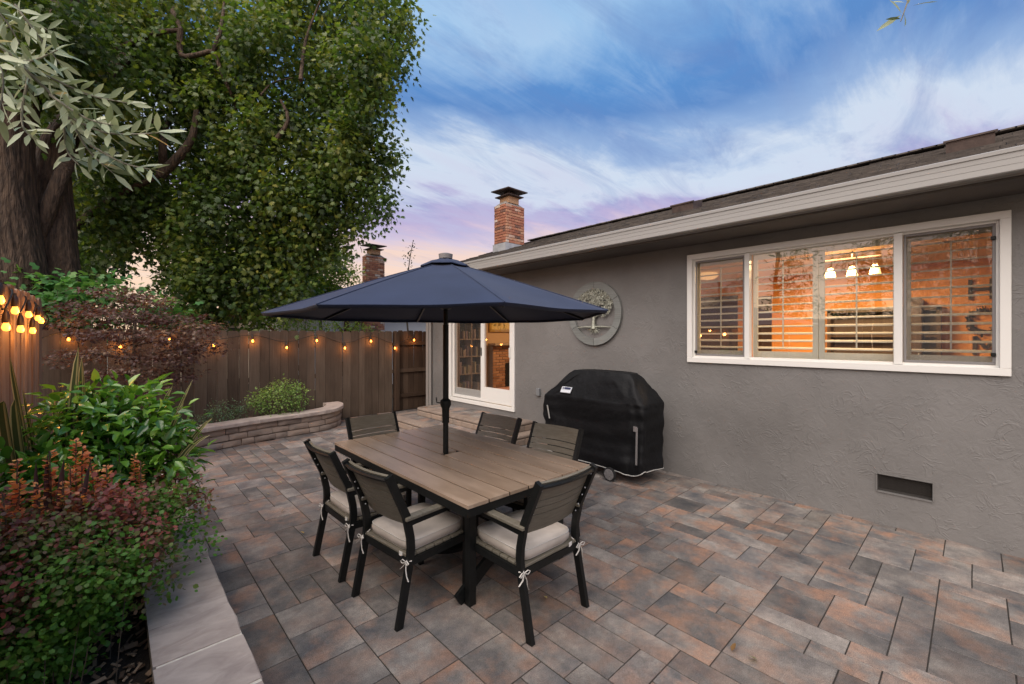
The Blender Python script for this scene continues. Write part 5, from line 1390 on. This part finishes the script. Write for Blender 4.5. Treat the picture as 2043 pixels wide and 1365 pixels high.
# 3 shrubs just behind the back fence
def shrub(name, label, lobs, mat, T, size, per_m2, per, sigma, base=None, upbias=.9, droop=.1, cat='shrub', stem=.015, squash=.7, tfun=None, zmin=None, nst=10, avoid=None):
    L_ = [(P(*l[:3]), l[3]) for l in lobs]
    if base is None:
        c = sum((Vector(l[0]) for l in L_), Vector())/len(L_); base = (c.x, c.y, .25)
    t = empty(name, base, label=label, cat=cat); inv = Matrix.Translation(t.location).inverted()
    c, o, li = lobes_to_clusters(L_, per_m2, .35)
    tc = .45+.10*np.sin(li*2.4)+rng.normal(size=len(c))*.16+.16*o[:,2]
    if tfun is not None: tc = tfun(c, tc)
    pos, d, nr, s, ti = cluster_leaves(c, per, sigma, size, droop, upbias, tc, .12, o, squash)
    keep = pos[:,2] > (zmin if zmin is not None else base[2])
    keep &= ~((pos[:,0] < -.53) & (pos[:,1] < 6.7))
    if avoid is not None: keep &= avoid(pos)
    pos, d, nr, s, ti = pos[keep], d[keep], nr[keep], s[keep], ti[keep]
    ob_ = link('leaves', leaf_mesh('leaves', T, pos, d, nr, s, ti, mat), t); ob_.matrix_parent_inverse = inv
    b = MB(); bb = Vector(base)
    for q in range(min(len(c), int(nst*len(L_)))):
        e = Vector(c[rng.integers(len(c))]); g0 = bb.lerp(e, .75)+Vector((random.gauss(0,.04),random.gauss(0,.04),0)); g0.z = bb.z; b.tube(branch_path(g0, e, .05, .08, 5), [stem,stem*.85,stem*.7,stem*.5,stem*.35,stem*.2], 5)
    ob_ = b.build('stems', M['twig'], t, smooth=70, kind='stuff'); ob_.matrix_parent_inverse = inv
    return t
fb_ = lambda p: p[:,1] > 9.28
shrub('viburnum_shrub', 'broad leaved green shrub with brown flower heads rising behind the fence, below the trunk', [(110,590,6.9,.36),(170,585,7.0,.40),(235,600,7.2,.40),(300,625,7.5,.36),(60,575,6.8,.34),(140,625,6.9,.34),(350,650,7.9,.25),(210,640,7.1,.3)], G['vib'], T_LOBE, .12, 16, 9, .13, upbias=1.2, avoid=fb_, zmin=0)
shrub('fence_top_shrub', 'light green shrub showing over the fence left of the umbrella pole', [(600,648,9.7,.42),(655,652,9.9,.30),(545,650,9.4,.34),(700,655,10.1,.2)], G['lime'], T_LEAF, .06, 30, 10, .09, avoid=fb_, zmin=0)
shrub('vine', 'small bright green vine leaves over the fence right of the burgundy maple', [(350,648,8.0,.22),(335,660,7.9,.2)], G['vib'], T_LOBE, .09, 40, 8, .08, avoid=fb_, zmin=0)
shrub('yellow_shrub', 'small yellow leaved shrub over the fence before the neighbouring chimney', [(712,656,10.4,.18),(738,660,10.5,.16)], G['lime'], T_SLIM, .07, 50, 10, .06, avoid=fb_, zmin=0)

# 4 burgundy japanese maple
jl = [(235,585,6.3,(.36,.36,.10)),(300,600,6.4,(.34,.34,.09)),(170,615,6.2,(.34,.34,.10)),(120,640,6.1,(.30,.30,.10)),(250,630,6.1,(.42,.42,.11)),(340,635,6.4,(.38,.38,.10)),(395,655,6.5,(.34,.34,.10)),
      (205,665,6.0,(.36,.36,.11)),(300,670,6.1,(.42,.42,.12)),(370,685,6.4,(.38,.38,.11)),(412,700,6.5,(.26,.26,.09)),(240,705,6.0,(.38,.38,.11)),(330,715,6.2,(.40,.40,.12)),(160,705,6.1,(.26,.26,.08)),
      (275,745,6.0,(.36,.36,.11)),(350,745,6.3,(.28,.28,.10)),(110,722,6.1,(.20,.20,.05)),(215,745,6.0,(.24,.24,.08)),(300,775,6.0,(.3,.3,.08))]
jb = atd(275,HY,6.3); jb.z = .25
tree('burgundy_maple_tree', 'burgundy japanese maple with fine layered leaves against the fence, in front of the string lights', 'tree', jb, [(P(a,b_,t), r) for a,b_,t,r in jl], T_PALM, .062, G['jm'], 52, 9, .075, .045,
     branch_path(jb, Vector(P(270,640,6.3)), wob=.08), bark='twig', droop=.45, squash=.35, upbias=1.5)

# 5 beds: glossy green shrub
shrub('laurel_shrub', 'leafy glossy bright green shrub in the left bed beside the tall fence', [(190,840,2.75,.26),(255,850,2.85,.25),(130,880,2.6,.20),(310,875,3.0,.20),(250,910,2.8,.26),(170,930,2.55,.22),(335,925,3.0,.16),(220,800,2.85,.13),(270,790,2.95,.08),(160,800,2.8,.10),(60,960,2.2,.16),(120,970,2.3,.16),(330,860,3.05,.12),(290,960,2.7,.18)],
      G['glossy'], (T_LEAF[0]*np.array([.82,1,1.6]), T_LEAF[1]), .088, 88, 6, .06, upbias=1.0, droop=.05, stem=.012)
# 6 flax clumps
def blade_set(name, label, base, blades, mat, stripes=True):
    t = empty(name, base, label=label, cat='flax plant'); inv = Matrix.Translation(t.location).inverted(); base = Vector(base)
    for (tip, wd, bend, off) in blades:
        tip = Vector(tip); b0 = base+Vector(off); n_ = 12; vs = []; fs = []; tv = []
        midv = (b0+tip)/2+Vector(bend); side = (tip-b0).cross(FW).normalized()
        cols_ = [(-1,.75),(-.8,.8),(-.72,.1),(-.25,.15),(-.18,.65),(0,.55),(.18,.65),(.25,.15),(.72,.1),(.8,.8),(1,.75)]
        for i in range(n_+1):
            u = i/n_; p = b0*(1-u)**2+midv*2*u*(1-u)+tip*u*u; w_ = wd*(.45+1.6*u)*(1-u)**.55 if u < 1 else .0005
            w_ = min(w_, wd*1.0)
            for (cx_, tn) in cols_:
                vs.append(p+side*cx_*w_/2+FW*(-abs(cx_)*w_*.28)); tv.append(tn if stripes else .3+.4*abs(cx_))
        m_ = len(cols_)
        for i in range(n_):
            for j in range(m_-1): fs.append((i*m_+j,i*m_+j+1,(i+1)*m_+j+1,(i+1)*m_+j))
        me = MB().add(vs, fs).mesh('blade', mat, smooth=60)
        at_ = me.attributes.new('tint','FLOAT','POINT'); at_.data.foreach_set('value', tv)
        o = link('blade', me, t); o.matrix_parent_inverse = inv
fb0 = atd(75,900,2.35)
blade_set('flax_plant', 'green and cream striped flax with broad upright blades by the tall fence', (fb0.x,fb0.y,.25),
  [(P(157,692,2.7),.075,(.0,.05,.1),(.10,.12,0)),(P(163,712,2.75),.07,(.05,.05,.1),(.12,.12,0)),(P(20,712,2.4),.05,(-.02,.10,.25),(.05,.05,0)),(P(8,800,2.2),.085,(-.06,.02,.55),(0,.02,0)),(P(30,795,2.25),.08,(-.03,.02,.35),(.02,.02,0)),
   (P(45,775,2.5),.04,(.03,.05,.1),(.04,.05,0)),(P(105,770,2.9),.05,(.02,.05,.1),(.1,.1,0)),(P(118,782,2.9),.045,(.02,.05,.1),(.1,.12,0)),(P(345,768,3.1),.05,(-.02,.05,.18),(.35,.35,0)),(P(367,803,3.0),.045,(.02,.0,.22),(.38,.35,0)),(P(420,868,3.0),.045,(.02,0,.38),(.4,.3,0)),(P(425,833,3.1),.04,(.02,0,.30),(.4,.3,0)),(P(385,757,3.1),.03,(.0,0,.15),(.36,.33,0))], G['phor'])
fb1 = atd(110,1000,1.95)
blade_set('bronze_flax_plant', 'small bronze purple flax in front of the glossy green shrub', (fb1.x,fb1.y,.30),
  [(P(128,915,2.0),.05,(0,0,.02),(0,.02,0)),(P(72,920,1.95),.04,(0,0,.03),(-.02,0,0)),(P(180,922,2.05),.04,(0,0,.03),(.03,0,0)),(P(30,960,1.9),.035,(0,0,.08),(-.03,0,0)),(P(95,905,2.0),.045,(0,0,.02),(0,0,0))], G['phorb'], False)
# 7 barberries
def tb(c, tc): return np.clip(.08+(c[:,2]-.66)*1.7+rng.normal(size=len(c))*.15+.42*(np.sin(c[:,0]*9+c[:,1]*7) > .45), .0, 1)
shrub('barberry_shrub', 'spreading barberry with small green and purple leaves spilling over the pale wall cap', [(110,1060,1.95,.17),(200,1030,2.1,.18),(280,1010,2.4,.14),(335,1050,2.40,.09),(250,1090,2.05,.17),(295,1110,2.15,.09),(130,1140,1.8,.17),(40,1110,1.75,.15),(60,1210,1.72,.14),(20,1290,1.65,.13),(190,1150,1.85,.14),(110,1230,1.78,.12),
      (355,1000,2.55,.09),(380,1010,2.6,.05),(350,1085,2.4,.04),(255,1150,2.0,.07),(340,960,2.75,.08),(30,1190,1.7,.14),(80,1300,1.75,.10),(10,1060,1.8,.12),(150,1200,1.8,.1),(375,1045,2.5,.04),(70,1260,1.78,.14),(120,1290,1.85,.11),(20,1340,1.7,.12),(180,1240,1.92,.10),(230,1200,2.0,.11),(40,1190,1.85,.2),(150,1100,2.0,.2),(60,1130,1.95,.2),(100,1340,1.82,.08),(260,1040,2.3,.2),(402,1000,2.7,.035),(395,985,2.75,.03),(410,1085,2.4,.03),(392,1100,2.4,.03),(345,1170,2.15,.03),(372,975,2.8,.04),(330,1150,2.15,.04),(388,1060,2.45,.04),(300,1180,2.05,.03),(400,1030,2.6,.025),(60,1040,2.1,.2)],
      G['bar'], T_ROUND, .026, 320, 9, .036, tfun=tb, base=(-.12,2.0,.25), stem=.0025, nst=.35, zmin=.255)
t = empty('orange_barberry_shrub', (-.3,2.2,.25), label='upright barberry shoots with bright coral orange leaves in the left bed', cat='shrub'); inv = Matrix.Translation(t.location).inverted()
cs = []; b = MB()
for (px_, py_, ph, tt) in ((152,878,1010,2.1),(165,895,1010,2.12),(178,905,1000,2.15),(140,930,1020,2.05),(98,900,1020,2.0),(102,945,1030,2.0),(35,918,1040,1.85),(40,960,1040,1.85),(125,960,1040,1.98),(72,965,1030,1.9),(195,940,1000,2.2),(268,908,970,2.5),(280,920,970,2.5),(212,930,1000,2.25),(5,985,1050,1.8),(160,985,1040,2.0)):
    q0 = Vector(P(px_+random.uniform(-6,10), ph+40, tt)); q1 = Vector(P(px_, py_, tt)); pth = branch_path(q0, q1, 0, .05, 8)
    b.tube(pth, .0025, 5)
    for p in branch_path(q0, q1, 0, .0, 1)[:0]: pass
    L_ = (q1-q0).length; n_ = int(L_/.0045)
    for k in range(n_):
        u = k/n_; i = min(int(u*8),7); p = pth[i].lerp(pth[i+1], u*8-i); cs.append((p, .5+.5*u))
pos = np.array([tuple(p) for p,_ in cs]); uu = np.array([u for _,u in cs]); n_ = len(pos)
d = unit(n_); d[:,2] = np.abs(d[:,2])*.3+.15; pos = pos + d*.006
nr = unit(n_)*.5; nr[:,2] += 1
o = link('leaves', leaf_mesh('leaves', T_ROUND, pos, d, nr, .031*rng.uniform(.6,1.15,n_)*(1.25-.45*uu), np.clip(uu*.5+rng.normal(size=n_)*.22,0,1), G['orange']), t); o.matrix_parent_inverse = inv
o = b.build('stems', M['twig'], t, kind='stuff'); o.matrix_parent_inverse = inv
# 8 small bushes in the curved bed
shrub('round_bush', 'rounded light green bush with tiny leaves inside the curved garden wall', [(555,800,7.7,.36),(525,795,7.6,.22),(588,795,7.8,.26),(560,775,7.7,.2),(590,772,7.8,.1)], G['bush'], T_LEAF, .042, 75, 9, .055, stem=.006)
shrub('low_bluish_shrub', 'low bluish green shrub left of the round bush in the curved bed', [(448,826,7.1,.26),(415,838,6.9,.18),(475,820,7.2,.15),(395,845,6.8,.12)], G['blue'], T_SLIM, .05, 75, 9, .05, stem=.005)
shrub('tiny_bush', 'tiny green sprig between the two shrubs in the curved bed', [(508,808,7.4,.09)], G['bush'], T_LEAF, .04, 90, 8, .04, stem=.004, nst=5)

# 9 olive tree reaching over from the left, trunk outside the picture
ot = empty('olive_tree', (-.25,.85,.25), label='olive tree branches with slender silvery leaves reaching in at the top left', cat='tree'); inv = Matrix.Translation(ot.location).inverted()
stems = [[(-90,30,1.05),(0,92,1.08),(57,145,1.1),(119,207,1.12),(176,299,1.12),(225,345,1.13)],[(26,119,1.09),(145,176,1.15),(189,193,1.16),(262,207,1.17)],[(132,229,1.12),(200,262,1.08),(264,268,1.07),(325,264,1.06)],
         [(180,290,1.12),(246,325,1.1),(300,338,1.09)],[(57,155,1.1),(44,220,1.08),(48,258,1.07),(72,278,1.06)],[(30,10,1.1),(79,75,1.12),(119,127,1.14)],[(127,240,1.12),(134,300,1.14),(158,330,1.14)],
         [(-60,-40,1.0),(10,40,1.02),(40,90,1.04)],[(100,190,1.1),(170,235,1.06),(225,250,1.04)],[(30,125,1.08),(70,120,1.02),(115,100,1.0)],[(-40,60,1.0),(5,150,.98),(-5,235,.97)],[(0,60,1.15),(50,40,1.17),(95,60,1.18)]]
b = MB(); lp = []; ld = []
for si, st_ in enumerate(stems):
    q = catmull([Vector(P(*p)) for p in st_], 8); r0 = .0075 if si == 0 else .0035
    b.tube(q, list(np.linspace(r0, .0012, len(q))), 6)
    L_ = 0; nxt = .012; flip = 1
    for a_, c_ in zip(q, q[1:]):
        seg = (c_-a_); l_ = seg.length; dd = seg.normalized()
        while L_+l_ > nxt:
            p = a_+dd*(nxt-L_)
            ax = dd.orthogonal().normalized(); ax.rotate(Matrix.Rotation(flip*1.571+random.uniform(-.4,.4), 3, dd))
            for sg in (-1,1):
                v = dd*random.uniform(.5,1.0)+ax*sg*random.uniform(.5,.9)+Vector((0,0,.12)); lp.append(p); ld.append(v)
            nxt += random.uniform(.013,.023); flip += 1
        L_ += l_
    lp.append(q[-1]); ld.append((q[-1]-q[-2]).normalized())
# the twig at the top right
tw_ = catmull([Vector(P(1850,-140,1.25)),Vector(P(1830,-70,1.22)),Vector(P(1815,-10,1.2)),Vector(P(1797,43,1.2))],6); b.tube(tw_, list(np.linspace(.004,.0012,len(tw_))), 6)
for (bx,by,ex,ey) in ((1818,12,1862,3),(1797,38,1768,37),(1800,28,1782,5),(1806,5,1770,2),(1798,30,1776,44),(1812,8,1818,-30),(1803,25,1806,42),(1812,0,1776,-22),(1810,-5,1850,-50)):
    lp.append(Vector(P(bx,by,1.2))); ld.append(Vector(P(ex,ey,1.2+random.uniform(-.02,.02)))-Vector(P(bx,by,1.2)))
n_ = len(lp); pos = np.array([tuple(v) for v in lp]); d = np.array([tuple(v.normalized()) for v in ld])
nr = unit(n_)*.6; nr[:,2] += .5; nr -= np.array(FW)*.5
o = link('leaves', leaf_mesh('leaves', T_SLIM, pos, d, nr, rng.uniform(.042,.066,n_), np.clip(rng.normal(.52,.28,n_),0,1), G['olive']), ot); o.matrix_parent_inverse = inv
a0 = Vector(P(-90,30,1.05)); top = Vector((-.30,.55,3.0))
b.tube(catmull([Vector((-.25,.85,.25)),Vector((-.33,.72,1.2)),Vector((-.36,.60,2.2)),top],4), list(np.linspace(.07,.04,13)), 10)
b.tube(catmull([Vector((-.36,.60,2.2)),Vector((-.42,.85,2.45)),a0],5), list(np.linspace(.03,.0075,11)), 8)
b.tube(catmull([top,Vector((.3,.3,3.3)),Vector((1.1,.3,3.25)),Vector((1.6,.1,3.05)),Vector(P(1850,-140,1.25))],5), list(np.linspace(.035,.004,21)), 8)
b.tube(catmull([Vector((-.40,.8,2.42)),Vector(P(-60,-40,1.0))],3), [.012,.010,.008,.006], 6)
o = b.build('branches', M['olivetwig'], ot, smooth=70); o.matrix_parent_inverse = inv

# 10 trees on the other side of the left fence (mirrored in the window panes)
for k, (x_, y_, h_, r_, lab) in enumerate(((-11,6.0,6.2,1.0,'open crowned cedar beyond the left fence, outside the picture'),(-11.5,2.6,7.0,1.3,'taller cedar beyond the left fence, second from the yard corner'),
        (-10,-.2,8,1.8,'broad dense cedar beyond the left fence, nearest the camera'),(-13,9.2,4.6,1.2,'low rounded tree beyond the left fence corner'))):
    lb = []
    for q in range(8): lb.append(((x_+random.gauss(0,r_*.35), y_+random.gauss(0,r_*.5), h_*(.35+.62*q/7)), (r_*(1.0-.6*q/7),r_*(1.0-.6*q/7),.28)))
    tree('cedar_tree', lab, 'tree', (x_,y_,0), lb, T_SLIM, .22, G['back'], 7, 9, .2, .16, branch_path((x_,y_,0),(x_,y_,h_),wob=.02), droop=.1)

# fallen leaves on the patio
fl = leaf_mat('fallen_leaf', [(.20,.11,.04),(.38,.27,.10),(.50,.45,.22)], .7, .2)
spots = [((1460,1299),'curled pale yellow fallen leaf on the pavers at the lower right'),((1512,1316),'dark green curled leaf on the pavers at the lower right'),((1086,1189),'small brown leaf on the pavers beside the near end chair leg'),((560,1021),'yellow leaf on the pavers left of the table'),((607,1064),'brown tipped leaf on the pavers before the left side chairs'),
         ((508,907),'pale tan leaf on the pavers near the curved wall'),((434,919),'brown curled leaf nearest the curved wall end'),((537,986),'orange yellow leaf midway between wall cap and chairs'),((418,937),'pale leaf on the pavers close to the barberry'),((485,1006),'light tan leaf near the straight wall cap'),((562,963),'small tan leaf beyond the orange yellow one'),((546,940),'tiny brown leaf among the far pavers')]
for k, ((px_,py_),lab) in enumerate(spots):
    p = atz(px_,py_,.012); o_ = leaf_mesh('fallen_leaf', T_LOBE if k % 2 else T_LEAF, np.zeros((1,3)), np.array([[math.cos(k*2.1),math.sin(k*2.1),.15]]), np.array([[.3*math.sin(k),.3,1.0]]), np.array([.05 if k < 3 else .042]), np.array([(k*.37) % 1]), fl if k != 1 else G['bush'])
    for v_ in o_.vertices: v_.co.z += abs(v_.co.x)*.35
    tag(link('fallen_leaf', o_, loc=p), lab, 'leaf')

# ================================================================== NEIGHBOURS
nh = empty('neighbour_house', (9,15,0), label='white neighbouring house with a low gable beyond the back fence', cat='house'); inv = Matrix.Translation(nh.location).inverted()
def np_(mb, nm, mt_, par=nh, **k):
    o = mb.build(nm, mt_, par, **k)
    if par is nh: o.matrix_parent_inverse = inv
    return o
b = MB(); b.box((9.2,17,1.35),(11,5,2.7)); np_(b, 'wall', M['housewhite'])
b = MB(); b.add([(3.4,14.2,2.62),(15.2,14.2,2.62),(15.2,17,3.55),(3.4,17,3.55),(3.4,19.8,2.62),(15.2,19.8,2.62),(3.4,14.2,2.52),(15.2,14.2,2.52),(15.2,17,3.42),(3.4,17,3.42),(3.4,19.8,2.52),(15.2,19.8,2.52)],
      [(0,1,2,3),(3,2,5,4),(7,6,9,8),(8,9,10,11),(0,6,7,1),(4,5,11,10),(0,3,9,6),(3,4,10,9),(1,7,8,2),(2,8,11,5)])
rf_ = np_(b, 'roof', M['shingle'])
nc = chimney(nh, 'chimney', 6.28, 6.93, 14.0, 14.3, 0, 4.5, stuffy=True, flash=False)
nc.matrix_parent_inverse = inv
for ch_ in nc.children: pass
# gable house behind with a cream wall
gp = atd(642,566,17); 
gh = empty('gable_house', (gp.x,gp.y,0), label='pale gable end of a house half hidden behind the yellow green tree', cat='house')
b = MB(); b.add([(-2.4,0,0),(2.4,0,0),(2.4,0,2.9),(0,0,gp.z),(-2.4,0,2.9),(-2.4,7,0),(2.4,7,0),(2.4,7,2.9),(0,7,gp.z),(-2.4,7,2.9)],[(0,1,2,3,4),(9,8,7,6,5),(0,5,6,1),(1,6,7,2),(4,9,5,0)]); b.build('wall', M['housecream'], gh)
b = MB(); b.beam((-1.36,3.5,2.9+(gp.z-2.9)*.5+.0),(-1.36,3.5,3.0),.01,.01)
b = MB(); sl_ = (gp.z-2.9)/2.4
for sg in (-1,1): b.add([(0,-.3,gp.z+.04),(sg*2.8,-.3,gp.z+.04-sl_*2.8),(sg*2.8,7.3,gp.z+.04-sl_*2.8),(0,7.3,gp.z+.04),(0,-.3,gp.z+.14),(sg*2.8,-.3,gp.z+.14-sl_*2.8),(sg*2.8,7.3,gp.z+.14-sl_*2.8),(0,7.3,gp.z+.14)],[(0,1,2,3),(4,5,6,7),(0,1,5,4),(1,2,6,5),(2,3,7,6),(3,0,4,7)])
b.build('roof', M['shingle'], gh)
# left pale building with red brick wall behind the pergola
lp_ = atd(450,660,17); lb_ = empty('cream_house', (lp_.x,lp_.y,0), label='cream house with small dark windows seen under the pergola beam', cat='house')
MB().box((0,1.5,1.25),(4.6,3,2.5)).build('wall', M['housecream'], lb_)
rf2 = MB().add([(-2.6,-.4,2.35),(2.6,-.4,2.35),(2.6,3.4,2.9),(-2.6,3.4,2.9),(-2.6,-.4,2.45),(2.6,-.4,2.45),(2.6,3.4,3.0),(-2.6,3.4,3.0)],[(3,2,1,0),(4,5,6,7),(0,1,5,4),(1,2,6,5),(2,3,7,6),(3,0,4,7)]).build('roof', M['shingle'], lb_)
for x_ in (-.9,.25,1.0):
    wn = rect_frame(-.25,.25,-.18,.18,0,.05,.04); o = wn.build('window', M['white'], lb_, loc=(x_,-.03,1.95), rot=(0,0,R(90))); MB().box((0,0,0),(.02,.44,.30)).build('pane', plain('dark_pane',(.03,.04,.05),.1), o)
rb2 = atd(406,650,14.5); rbo = empty('brick_pillar', (rb2.x,rb2.y,0), label='red brick pillar beyond the fence left of the pergola post', cat='pillar')
MB().box((0,0,1.2),(.45,.45,2.4)).build('core', M['brickmortar'], rbo); bb2 = MB()
for r_ in range(34):
    for q in range(2):
        for sd_ in (0,1): bb2.box((0,0,0),(.20,.03,.058),Matrix.Rotation(R(-90*sd_),4,'Z')@Matrix.Translation((-.115+q*.225,-.225,.035+r_*.07)))
bb2.build('bricks', M['brick'], rbo, kind='stuff')
# pergola
pa, pb = atd(372,627,12.3), atd(700,622,14.6)
pg = empty('pergola', (pa.x,pa.y,0), label='reddish brown wooden pergola beyond the fence under the hanging maple leaves', cat='pergola'); inv = Matrix.Translation(pg.location).inverted()
d_ = (pb-pa); d_.z = 0; d_.normalize(); nn_ = Vector((-d_.y,d_.x,0))
zt_ = 2.38
def pgp(b, nm):
    o = b.build(nm, M['pergola'], pg); o.matrix_parent_inverse = inv
A_ = Vector((pa.x,pa.y,0)); B_ = Vector((pb.x,pb.y,0)); LL = (B_-A_).length
pgp(MB().beam(A_-d_*.3+Vector((0,0,zt_)), B_+d_*.3+Vector((0,0,zt_)), .05, .22), 'beam')
pgp(MB().beam(A_+nn_*2.2-d_*.3+Vector((0,0,zt_)), B_+nn_*2.2+d_*.3+Vector((0,0,zt_)), .05, .22), 'beam')
k = 0
while k*.42 < LL:
    q = A_+d_*k*.42; pgp(MB().beam(q-nn_*.35+Vector((0,0,zt_+.17)), q+nn_*2.5+Vector((0,0,zt_+.17)), .04, .12), 'rafter'); k += 1
for u in (.04,.52,.97):
    for v_ in (0,2.2):
        q = A_+d_*LL*u+nn_*v_; pgp(MB().box((q.x,q.y,1.13),(.13,.13,2.27)), 'post')
        for sg in (-1,1): pgp(MB().beam(q+Vector((0,0,1.75)), q+d_*sg*.42+Vector((0,0,2.25)), .05, .08), 'brace')
